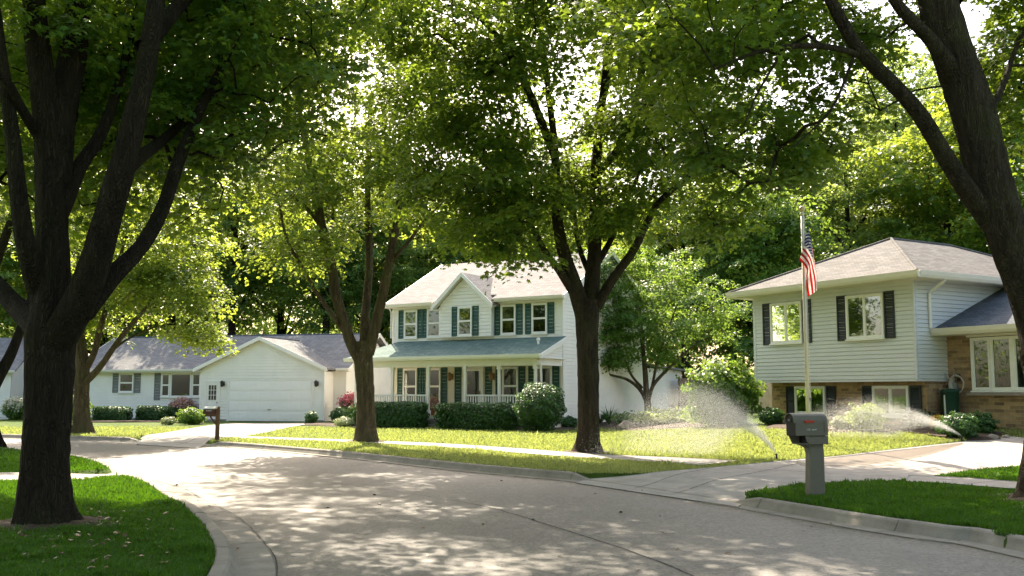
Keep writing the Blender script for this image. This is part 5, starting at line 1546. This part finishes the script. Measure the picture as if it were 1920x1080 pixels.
bed([(826, 804), (980, 807), (1080, 806), (1080, 796), (826, 797)], 2)
bed([(160, 792), (320, 792), (380, 796), (380, 790), (160, 788)], 3)
bed([(1110, 800), (1180, 808), (1330, 801), (1320, 790), (1110, 792)], 4)
bed([(1430, 806), (1560, 813), (1700, 812), (1800, 828), (1880, 826), (1880, 810), (1700, 800), (1440, 796)], 5)
bed([(572, 797), (690, 803), (690, 796), (572, 793)], 6)

def trunk_ring(px, py, r, seed):
    c_ = on_lawn(px, py); rng = np.random.default_rng(seed)
    n = 40; a = np.linspace(0, 2 * np.pi, n, endpoint=False)
    rr = r * (1 + .22 * np.sin(2 * a + seed) + .16 * np.sin(5 * a + 2 * seed)) + rng.normal(0, .05 * r, n)
    Q = np.stack([c_.x + rr * np.cos(a), c_.y + rr * np.sin(a)], 1)
    V = []
    for s_, dz in ((1.0, .004), (.8, .022), (.45, .045)):
        q = np.array([c_.x, c_.y]) + (Q - np.array([c_.x, c_.y])) * s_
        V.append(np.c_[q, lawn_z(q[:, 0], q[:, 1]) + dz + .02 * np.sin(q[:, 0] * .9 + 1) * np.sin(q[:, 1] * .7) + rng.normal(0, .006, n)])
    V = np.concatenate(V + [np.array([[c_.x, c_.y, c_.z + .05]])])
    F = [(k * n + i, k * n + (i + 1) % n, (k + 1) * n + (i + 1) % n, (k + 1) * n + i) for k in range(2) for i in range(n)]
    F += [(2 * n + i, 2 * n + (i + 1) % n, 3 * n) for i in range(n)]
    me = bpy.data.meshes.new('soil_bed'); me.from_pydata([tuple(v) for v in V], [], F); me.update()
    tag(link('soil_bed', me, M['soil'], None, True), kind='structure')
    BARE.append((c_.x, c_.y, r))
BARE = []
for a_ in ((82, 985, .82, 1), (155, 813, .55, 2), (688, 828, .62, 3), (1103, 848, .7, 4), (1968, 936, .9, 5), (1215, 783, .6, 6)): trunk_ring(*a_)

# ------------------------------------------------------------------ mailboxes
def grey_mailbox():
    p = on_lawn(1526, 929)
    t = thing('mailbox', 'grey plastic mailbox on a broad moulded post at the driveway corner', 'mailbox', p, R(14))
    # local: x along the box (front door at -x), y depth away
    post = MB()
    ring = []
    prof = [(-.02, .115, .10), (.30, .11, .095), (.62, .105, .09), (.70, .115, .09), (.735, .145, .095), (.76, .185, .10)]
    for z, w, d in prof:
        x0 = .015 - (w - .105) * 1.25
        ring.append([(x0 - w + .02, -d, z), (x0 + .105 + .02 + (.0), -d, z), (.145, -d + .02, z), (.145, d, z), (x0 - w + .02, d, z), (x0 - w, -d + .02, z)])
    V = [q for r in ring for q in r]; n = 6
    F = [(a * n + i, a * n + (i + 1) % n, (a + 1) * n + (i + 1) % n, (a + 1) * n + i) for a in range(len(ring) - 1) for i in range(n)] + [tuple(range(n - 1, -1, -1)), tuple(range((len(ring) - 1) * n, len(ring) * n))]
    post.add(V, F)
    post.build('post', M['mail_grey'], t, bevel=.012)
    # body: arched section swept along x
    def section(x, s, zc=1.0, inset=0):
        w = .145 * s - inset; out = []
        zb, zt = .885 + inset, 1.215 - inset - (1 - s) * .1
        for k in range(13):
            a = math.pi * k / 12
            out.append((x, -w * math.cos(a), zt - .14 + .14 * math.sin(a) ** .85))
        out += [(x, w, zb), (x, -w, zb)]
        return out
    b = MB(); xs = [(-.345, .93), (-.33, 1.0), (.10, 1.0), (.16, .985), (.185, .93), (.2, .82)]
    R_ = [section(x, s) for x, s in xs]; n = len(R_[0])
    V = [q for r in R_ for q in r]
    F = [(a * n + i, a * n + (i + 1) % n, (a + 1) * n + (i + 1) % n, (a + 1) * n + i) for a in range(len(R_) - 1) for i in range(n)] + [tuple(range(n - 1, -1, -1)), tuple(range((len(R_) - 1) * n, len(R_) * n))]
    b.add(V, F); b.build('body', M['mail_grey'], t, bevel=.006)
    # hood over the door and the recessed dark door
    d = MB(); S = section(-.349, .86); d.add(S + [(-.352, q[1], q[2]) for q in S], [tuple(range(n - 1, -1, -1)), tuple(range(n, 2 * n))] + [(i, (i + 1) % n, n + (i + 1) % n, n + i) for i in range(n)])
    D = d.build('door', M['mail_dark'], t)
    h = MB(); h.box(ID, -.38, -.352, -.03, .03, 1.1, 1.13); h.build('handle', M['mail_grey'], D)
    hd = MB(); A = section(-.375, 1.03); B = section(-.30, 1.03); A2 = section(-.375, .95); B2 = section(-.30, .95)
    m = 13
    for i in range(m - 1):
        hd.add([A[i], A[i + 1], B[i + 1], B[i]], [(0, 1, 2, 3)]); hd.add([A2[i], A2[i + 1], A[i + 1], A[i]], [(0, 1, 2, 3)]); hd.add([A2[i], B2[i], B2[i + 1], A2[i + 1]], [(0, 1, 2, 3)])
    hd.build('hood', M['mail_grey'], t)
    # paper slot below: open at the front
    s = MB()
    s.box(ID, -.14, .19, -.135, .135, .755, .88)
    s.prism([(-.31, -.135, .88), (-.14, -.135, .88), (-.14, -.135, .755), (-.25, -.135, .755), (-.262, -.135, .775), (-.24, -.135, .775), (-.2, -.135, .868), (-.31, -.135, .868)][:], (0, .006, 0)) if False else None
    s.prism([(-.26, -.135, .755), (-.141, -.135, .755), (-.141, -.135, .772), (-.27, -.135, .772)], (0, .27, 0))
    s.prism([(-.32, .12, .885), (-.26, .12, .755), (-.141, .12, .755), (-.141, .12, .885)], (0, .015, 0))
    s.prism([(-.141, -.135, .772), (-.165, -.135, .80), (-.19, -.135, .88), (-.141, -.135, .88)], (0, .012, 0))
    s.build('paper_slot', M['mail_grey'], t, bevel=.006)
    s = MB(); s.box(ID, -.143, -.1412, -.12, .118, .774, .88); s.build('slot_opening', M['mail_dark'], t)
    g = MB(); g.box(ID, -.12, .13, -.149, -.1455, .878, .886); g.box(ID, .115, .12, -.149, -.1455, .93, 1.1); g.build('seam', M['mail_dark'], t)
    f = MB(); f.box(ID, -.185, -.075, -.162, -.149, 1.075, 1.115); f.prism([(-.072, -.162, 1.078), (-.045, -.162, 1.085), (-.045, -.162, 1.105), (-.072, -.162, 1.112)], (0, .013, 0)); f.lathe((-.19, -.153, 1.095), [(.018, -.02), (.022, 0), (.018, .02)], 8)
    f.build('signal_flag', M['mail_red'], t, bevel=.004)
    lt = MB()
    def stroke(x, z, kind):
        w, hh, k = .014, .024, .0035
        def bx(a0, a1, c0, c1): lt.box(ID, x + a0, x + a1, -.1485, -.1458, z + c0, z + c1)
        if kind == 'I': bx(0, k, 0, hh)
        if kind == 'S': bx(0, w, 0, k); bx(0, w, hh - k, hh); bx(0, w, hh / 2 - k / 2, hh / 2 + k / 2); bx(0, k, hh / 2, hh); bx(w - k, w, 0, hh / 2)
        if kind == 'o': bx(0, w, 0, k); bx(0, w, hh * .6, hh * .6 + k); bx(0, k, 0, hh * .6); bx(w - k, w, 0, hh * .6)
        if kind == 'w': bx(0, k, 0, hh * .65); bx(w / 2 - k / 2, w / 2 + k / 2, 0, hh * .65); bx(w - k, w, 0, hh * .65); bx(0, w, 0, k)
        if kind == 'P': bx(0, k, 0, hh); bx(0, w, hh - k, hh); bx(0, w, hh * .45, hh * .45 + k); bx(w - k, w, hh * .45, hh)
    for i, ch in enumerate('ISS owoP'):
        if ch != ' ': stroke(-.165 + i * .0205, .965, ch)
    lt.build('lettering', M['letter'], t)
grey_mailbox()

def wood_mailbox():
    p = on_lawn(407, 826)
    t = thing('mailbox', 'brown box mailbox on a square wooden post by the ranch driveway', 'mailbox', p, R(-6))
    s = p.y / FPX
    h = (826 - 763) * s
    q = MB(); q.box(ID, -.055, .055, -.055, .055, -.2, h - .12); q.add([(-.055, -.055, h - .12), (.055, -.055, h - .12), (.055, .055, h - .12), (-.055, .055, h - .12), (.02, -.03, h), (.05, -.03, h), (.05, .03, h), (.02, .03, h)],
        [(0, 1, 5, 4), (1, 2, 6, 5), (2, 3, 7, 6), (3, 0, 4, 7), (4, 5, 6, 7)])
    q.box(ID, -.4, -.057, -.045, .045, .755, .826); q.tube([(-.05, 0, .5), (-.25, 0, .755)], .03, 4)
    q.build('post', M['wood_brown'], t, bevel=.006)
    b = MB(); prof = [(-.1, 0), (.1, 0), (.1, .16)] + [(.1 * math.cos(a), .16 + .07 * math.sin(a)) for a in np.linspace(0.2, 2.9, 7)] + [(-.1, .16)]
    P = [(-.44, y, .83 + z) for y, z in prof]
    b.prism(P, (.375, 0, 0)); b.build('body', M['mail_brown'], t, bevel=.008)
    r = MB(); P = [(-.45, y * 1.04, .83 + z + .004) for y, z in prof[2:]] ; r.prism(P, (.39, 0, 0)); r.build('lid', M['trim'], t)
    d = MB(); d.box(ID, -.453, -.442, -.085, .085, .845, .985); d.build('door', M['mail_dark'], t)
    l = MB()
    for i, w in enumerate((.018, .03, .024, .03)): l.box(ID, -.34 + i * .045, -.34 + i * .045 + w, -.106, -.1015, .925, .955)
    l.build('lettering', M['letter'], t)
wood_mailbox()

# ------------------------------------------------------------------ flagpole and flag
PB = on_lawn(1517, 832); PY = PB.y
topz = at(1511, 402, PY)
def flagpole():
    t = thing('flagpole', 'tall white flagpole with a gold ball on the lawn behind the grey mailbox', 'flagpole', PB)
    h = topz.z - PB.z
    m = MB(); m.tube([(0, 0, -.1), (0, 0, h * .5), (0, 0, h)], [.056, .048, .036], 14); m.build('pole', M['pole'], t, True)
    m = MB(); m.lathe((0, 0, h), [(.042, -.03), (.055, -.01), (.055, .03), (.03, .05), (.015, .07)], 12); m.build('truck', M['pole'], t, True)
    m = MB(); m.lathe((0, 0, h + .14), [(.075 * math.cos(a) + .001, .075 * math.sin(a)) for a in np.linspace(-1.5, 1.5, 10)], 14); m.build('finial', M['gold'], t, True)
    m = MB(); m.tube([(.05, -.03, h - .05), (.055, -.035, h * .5), (.06, -.04, 1.1)], .006, 4); m.build('rope', M['trim'], t)
    m = MB(); m.box(ID, .045, .07, -.08, .02, 1.05, 1.12); m.build('cleat', M['meter'], t)
    m = MB(); m.lathe((0, 0, -.02), [(.14, 0), (.14, .04), (.07, .09), (.06, .1)], 14); m.build('collar', M['steps'], t)
flagpole()

def flag():
    o_ = at(1514, 424, PY)
    def P(px, py, d=0): return np.array(at(px, py, PY + d)) - np.array(o_)
    top = catmull([P(1514.5, 424, -.05), P(1519, 443, -.06), P(1523, 464, .02), P(1526, 492, .16), P(1521, 517, .22), P(1518, 536, .22)], .02)
    mid_ = catmull([P(1507, 460, -.06), P(1514, 467, -.08), P(1521, 479, -.08), P(1528, 500, -.05), P(1533, 523, .0), P(1533, 544, .02)], .02)
    bot = catmull([P(1499, 488, -.05), P(1507, 496, -.12), P(1513, 506, -.14), P(1512, 522, -.05), P(1512.5, 538, -.1), P(1516, 556, -.05)], .02)
    nu, nv = 120, 78
    A, B, C_ = resample3(top, nu), resample3(mid_, nu), resample3(bot, nu)
    v = np.linspace(0, 1, nv)
    k = 7 / 13
    w0 = np.clip(1 - v / k, 0, 1); w2 = np.clip((v - k) / (1 - k), 0, 1); w = np.stack([w0, 1 - w0 - w2, w2])
    for _ in range(5): w[:, 1:-1] = (w[:, :-2] + 2 * w[:, 1:-1] + w[:, 2:]) / 4
    G = A[:, None] * w[0][None, :, None] + B[:, None] * w[1][None, :, None] + C_[:, None] * w[2][None, :, None]
    u = np.linspace(0, 1, nu)
    G[..., 1] += .035 * np.sin(v * 14)[None] * (.1 + u)[:, None]
    idx = np.arange(nu * nv).reshape(nu, nv)
    F = np.stack([idx[:-1, :-1], idx[1:, :-1], idx[1:, 1:], idx[:-1, 1:]], -1).reshape(-1, 4)
    Vv = G.reshape(-1, 3)
    def cloth(name, c):
        m, nt, b, out = new_mat(name)
        b.inputs['Base Color'].default_value = (*c, 1); b.inputs['Roughness'].default_value = .7
        tr = N(nt, 'ShaderNodeBsdfTranslucent'); tr.inputs[0].default_value = (*c, 1)
        mx = N(nt, 'ShaderNodeMixShader'); mx.inputs[0].default_value = .45
        nt.links.new(b.outputs[0], mx.inputs[1]); nt.links.new(tr.outputs[0], mx.inputs[2]); nt.links.new(mx.outputs[0], out.inputs[0])
        return m
    mats = [cloth('cloth_red', (.62, .03, .045)), cloth('cloth_white', (.82, .80, .78)), cloth('cloth_blue', (.025, .04, .16))]
    o = np_mesh('flag', Vv, F, mats[0], None, True)
    for m in mats[1:]: o.data.materials.append(m)
    o.location = o_
    fu = np.repeat((np.arange(nu - 1) + .5) / (nu - 1), nv - 1); fv = np.tile((np.arange(nv - 1) + .5) / (nv - 1), nu - 1)
    st = np.floor(fv * 13).astype(int)
    mi = np.where(st % 2 == 0, 0, 1)
    can = (fu < .36) & (fv < 7 / 13)
    su, sv = fu / .36 * 6, fv / (7 / 13) * 5
    star = (np.hypot((su % 1) - .5, ((sv % 1) - .5) * 1.0) < .2) | (np.hypot(((su + .5) % 1) - .5, ((sv + .5) % 1) - .5) < .2)
    mi = np.where(can, np.where(star, 1, 2), mi)
    o.data.polygons.foreach_set('material_index', mi.astype(np.int32))
    sol = o.modifiers.new('solid', 'SOLIDIFY'); sol.thickness = .004
    tag(o, 'American flag with stars and stripes hanging limp from the flagpole', 'flag')
def resample3(L, n):
    d = np.r_[0, np.cumsum(np.linalg.norm(np.diff(L, axis=0), axis=1))]; t = np.linspace(0, d[-1], n)
    return np.stack([np.interp(t, d, L[:, k]) for k in range(3)], 1)
flag()

# ------------------------------------------------------------------ sprinklers
def sprinkler(label, px, py, heading, spread, v0, elev, n, seed, size):
    p = on_lawn(px, py); t = thing('sprinkler', label, 'sprinkler', p)
    m = MB(); m.lathe((0, 0, -.05), [(.03, 0), (.03, .09), (.022, .095), (.022, .15), (.028, .155), (.024, .18)], 12); m.build('riser', M['iron'], t)
    rng = np.random.default_rng(seed)
    az = heading + np.clip(rng.normal(0, .5, n), -1.6, 1.6) * spread
    el = elev + rng.normal(0, .035, n) - .10 * rng.uniform(0, 1, n) ** 3
    vv = v0 * (1 - .40 * rng.uniform(0, 1, n) ** 1.5)
    T = 2 * vv * np.sin(el) / 9.8
    tt = T * 1.06 * rng.uniform(0, 1, n) ** 0.62
    h = vv * np.cos(el) * tt * (1 - .10 * tt)
    z = .14 + vv * np.sin(el) * tt - 4.9 * tt ** 2
    P = np.stack([np.cos(az) * h, np.sin(az) * h, z], 1) + rng.normal(0, 1, (n, 3)) * (.012 + .12 * tt)[:, None]
    vel = np.stack([np.cos(az) * vv * np.cos(el), np.sin(az) * vv * np.cos(el), vv * np.sin(el) - 9.8 * tt], 1)
    vel /= np.linalg.norm(vel, axis=1)[:, None]
    ok = P[:, 2] > .03
    P, vel = P[ok], vel[ok]; k = len(P)
    a = np.cross(vel, rng.normal(0, 1, (k, 3))); a /= np.linalg.norm(a, axis=1)[:, None]; b = np.cross(vel, a)
    s = size * rng.lognormal(0, .35, k)[:, None]
    L = s * rng.uniform(1.0, 3.2, (k, 1))
    V = np.stack([P + vel * L, P - vel * L * .6 + a * s * .6, P - vel * L * .6 - a * s * .3 + b * s * .5, P - vel * L * .6 - a * s * .3 - b * s * .5], 1).reshape(-1, 3)
    F = (np.array([(0, 1, 2), (0, 2, 3), (0, 3, 1), (1, 3, 2)])[None] + (np.arange(k) * 4)[:, None, None]).reshape(-1, 3)
    np_mesh('spray', V, F, M['water'], t)
sprinkler('lawn sprinkler by the driveway edge throwing the larger fan of spray', 1456, 862, math.pi - .75, .44, 6.8, R(51), 150000, 91, .0024)
sprinkler('lawn sprinkler beside the round driveway bush throwing a flatter spray', 1803, 828, math.pi - .45, .34, 6.9, R(35), 80000, 92, .0023)

# ------------------------------------------------------------------ bin and hose by the brick wall
def bin_and_hose():
    p = frame_pt(SPLIT, 6.82, .95)
    t = thing('garden_bin', 'dark green upright bin with a pale stripe in the corner of the brick wall', 'bin', p, R(-59))
    prof = [(.20, 0), (.22, .05), (.235, .5), (.25, 1.02), (.26, 1.04), (.26, 1.08), (.23, 1.11), (.05, 1.14)]
    m = MB(); m.lathe((0, 0, 0), prof, 20); m.build('body', M['bin_green'], t, True)
    m = MB(); m.box(ID, -.02, .02, -.262, -.236, .25, .95); s = m.build('stripe', M['letter'], t); 
    m = MB(); m.tube([(-.1, -.27, .98), (0, -.3, 1.0), (.1, -.27, .98)], .012, 6); m.build('handle', M['iron'], t)
    q = Matrix.Translation(SPLIT.location) @ Matrix.Rotation(SPLIT.rotation_euler[2], 4, 'Z') @ Vector((6.86, 1.32, 1.3))
    h = thing('garden_hose', 'coiled pale garden hose on a wall hook above the dark green bin', 'hose', q, R(-59))
    m = MB()
    for k in range(5):
        r = .19 + .012 * k
        m.tube([(r * math.cos(a), -.03 - .022 * k + .01 * math.sin(3 * a), r * 1.15 * math.sin(a)) for a in np.linspace(0, 2 * math.pi, 26)], .013, 6, False)
    m.tube([(-.15, -.08, .12), (-.26, -.1, .2), (-.34, -.1, .32)], .013, 6)
    m.build('coil', M['hose'], h, True)
    m = MB(); m.box(ID, -.05, .05, 0, .03, .1, .3); m.tube([(0, 0, .2), (0, -.16, .19), (0, -.17, .26)], .014, 6); m.build('hook', M['iron'], h)
bin_and_hose()

# flower pot on the porch
def porch_pot():
    q = Matrix.Translation(COLON.location) @ Matrix.Rotation(COLON.rotation_euler[2], 4, 'Z') @ Vector((3.2, -1.2, .52))
    t = thing('flower_pot', 'reddish potted plant on the porch beside the steps', 'plant', q)
    m = MB(); m.lathe((0, 0, 0), [(.12, 0), (.17, .28), (.19, .29), (.19, .33), (.15, .33)], 14); m.build('pot', M['pot'], t, True)
    rng = np.random.default_rng(9)
    u = rng.normal(0, 1, (900, 3)); u /= np.linalg.norm(u, axis=1)[:, None]
    P = u * rng.uniform(.4, 1, (900, 1)) * np.array([.34, .34, .3]) + np.array([0, 0, .58])
    V, F = leaves(P, u + rng.normal(0, .4, u.shape), .09, rng, OVAL, OVAL_F); np_mesh('foliage', V, F, M['petal_dusty'], t)
porch_pot()

# ------------------------------------------------------------------ grass
def side_of_far(x, y):
    """True on the lawn side of the kerb across the street."""
    L = FAR[::2]; out = np.zeros(len(x), bool); nn = normals(L)
    for i in range(0, len(x), 20000):
        q = np.stack([x[i:i + 20000], y[i:i + 20000]], 1)
        j = np.linalg.norm(q[:, None] - L[None], axis=2).argmin(1)
        out[i:i + 20000] = ((q - L[j]) * nn[j]).sum(1) < 0
    return out
def grass():
    rng = np.random.default_rng(3)
    n = 900000
    # even over the picture: pick pixels on the ground, then keep those on lawn
    px = rng.uniform(-40, 1960, n); py = 1120 - (1120 - 796) * rng.uniform(0, 1, n) ** .95
    a = (px - CX) / FPX; v = (CY - py) / FPX
    b = _cp - v * _sp; c_ = _sp + v * _cp
    z = np.full(n, KERB_H)
    for _ in range(25):
        t = (z - CAMH) / c_; x, y = a * t, b * t
        z = .5 * z + .5 * lawn_z(x, y)
    sd = side_dist(x, y)
    ok = (sd > rng.uniform(.165, .27, n)) & (y < 44) & (y > 5)
    x, y = x[ok], y[ok]
    edge = np.zeros(len(x), bool)
    for P in DRIVES + BEDS: edge |= in_poly(x, y, P)
    for cx_, cy_, r_ in BARE: edge |= np.hypot(x - cx_, y - cy_) < r_ * rng.uniform(.55, 1.15, len(x))
    x, y = x[~edge], y[~edge]
    # bare ground under the trunks
    z = lawn_z(x, y) + .02 * np.sin(x * .9 + 1) * np.sin(y * .7) * sstep((side_dist(x, y) - .6) / 1.5) - .006
    k = len(x)
    D = np.hypot(x, y)
    clump = .5 + .5 * np.sin(x * 3.1 + np.sin(y * 2.3) * 2) * np.sin(y * 2.7 + np.sin(x * 1.9) * 2)
    h = rng.uniform(.02, .06, k) * (.8 + .7 * clump ** 2) * (1 + .006 * D)
    w = (.0035 + .00042 * D) * rng.uniform(.7, 1.3, k)
    weed = (np.sin(x * 7.3 + 2 * np.sin(y * 3.1)) * np.sin(y * 6.1 + 1.7 * np.sin(x * 4.7)) > .88) & (rng.uniform(0, 1, k) < .5)
    h = np.where(weed, h * 1.7, h); w = np.where(weed, w * 1.6, w)
    th = rng.uniform(0, 6.283, k); ln = rng.uniform(.1, .75, k) * h; ph = rng.uniform(0, 6.283, k)
    bx, by = np.cos(th) * w, np.sin(th) * w
    lx, ly = np.cos(ph) * ln, np.sin(ph) * ln
    V = np.stack([np.stack([x - bx, y - by, z], 1), np.stack([x + bx, y + by, z], 1),
                  np.stack([x + bx * .6 + lx * .35, y + by * .6 + ly * .35, z + h * .62], 1), np.stack([x - bx * .6 + lx * .35, y - by * .6 + ly * .35, z + h * .62], 1),
                  np.stack([x + lx, y + ly, z + h], 1)], 1).reshape(-1, 3)
    o = np.arange(k) * 5
    F = np.concatenate([np.stack([o, o + 1, o + 2], 1), np.stack([o, o + 2, o + 3], 1), np.stack([o + 3, o + 2, o + 4], 1)])
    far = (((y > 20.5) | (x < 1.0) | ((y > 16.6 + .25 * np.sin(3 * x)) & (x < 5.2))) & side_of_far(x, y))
    for sel, m, lab in ((~far, 'grass', 'grass of the near lawn and the mailbox verge, shade painted in as dark green'), (far, 'grass_sunlit', 'grass of the lawns across the street, sunlight painted in as pale yellow green')):
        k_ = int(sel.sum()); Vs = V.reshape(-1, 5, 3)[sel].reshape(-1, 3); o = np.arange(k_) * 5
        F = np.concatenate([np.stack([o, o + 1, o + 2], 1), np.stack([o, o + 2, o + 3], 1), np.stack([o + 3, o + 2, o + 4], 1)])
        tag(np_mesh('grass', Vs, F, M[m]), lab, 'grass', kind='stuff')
    print('grass blades', k)
grass()

def litter():
    rng = np.random.default_rng(8)
    n = 210
    t = rng.uniform(0, 1, n)
    P = []
    for i in range(n):
        r = rng.uniform()
        if r < .45:
            p = on_lawn(rng.uniform(20, 330), rng.uniform(960, 1075)); P.append((p.x, p.y, p.z + .05))
        elif r < .8:
            L = NEAR if rng.uniform() < .6 else FAR; s = -1 if L is NEAR else 1
            j = rng.integers(len(L)); q = L[j]
            if not 6 < q[1] < 26: continue
            nn = normals(L)[j]; d = rng.uniform(.03, .5); P.append((q[0] + s * nn[0] * d, q[1] + s * nn[1] * d, .03))
        else:
            p = on_plane(rng.uniform(520, 1700), rng.uniform(900, 1080)); P.append((p.x, p.y, .012))
    P = np.array(P); P = P[~((side_dist(P[:, 0], P[:, 1]) < 0) & (P[:, 2] > .05))]
    V, F = leaves(P, rng.normal(0, .25, P.shape) + np.array([0, 0, 1]), .055, rng, MAPLE, MAPLE_F)
    m = leaf_mat('dead_leaf', (.04, .026, .012), (.11, .075, .032), (.12, .07, .03), .12)
    tag(np_mesh('fallen_leaves', V, F, m), 'scattered dry fallen leaves on the lawn and in the gutters', 'leaves', kind='stuff')
litter()
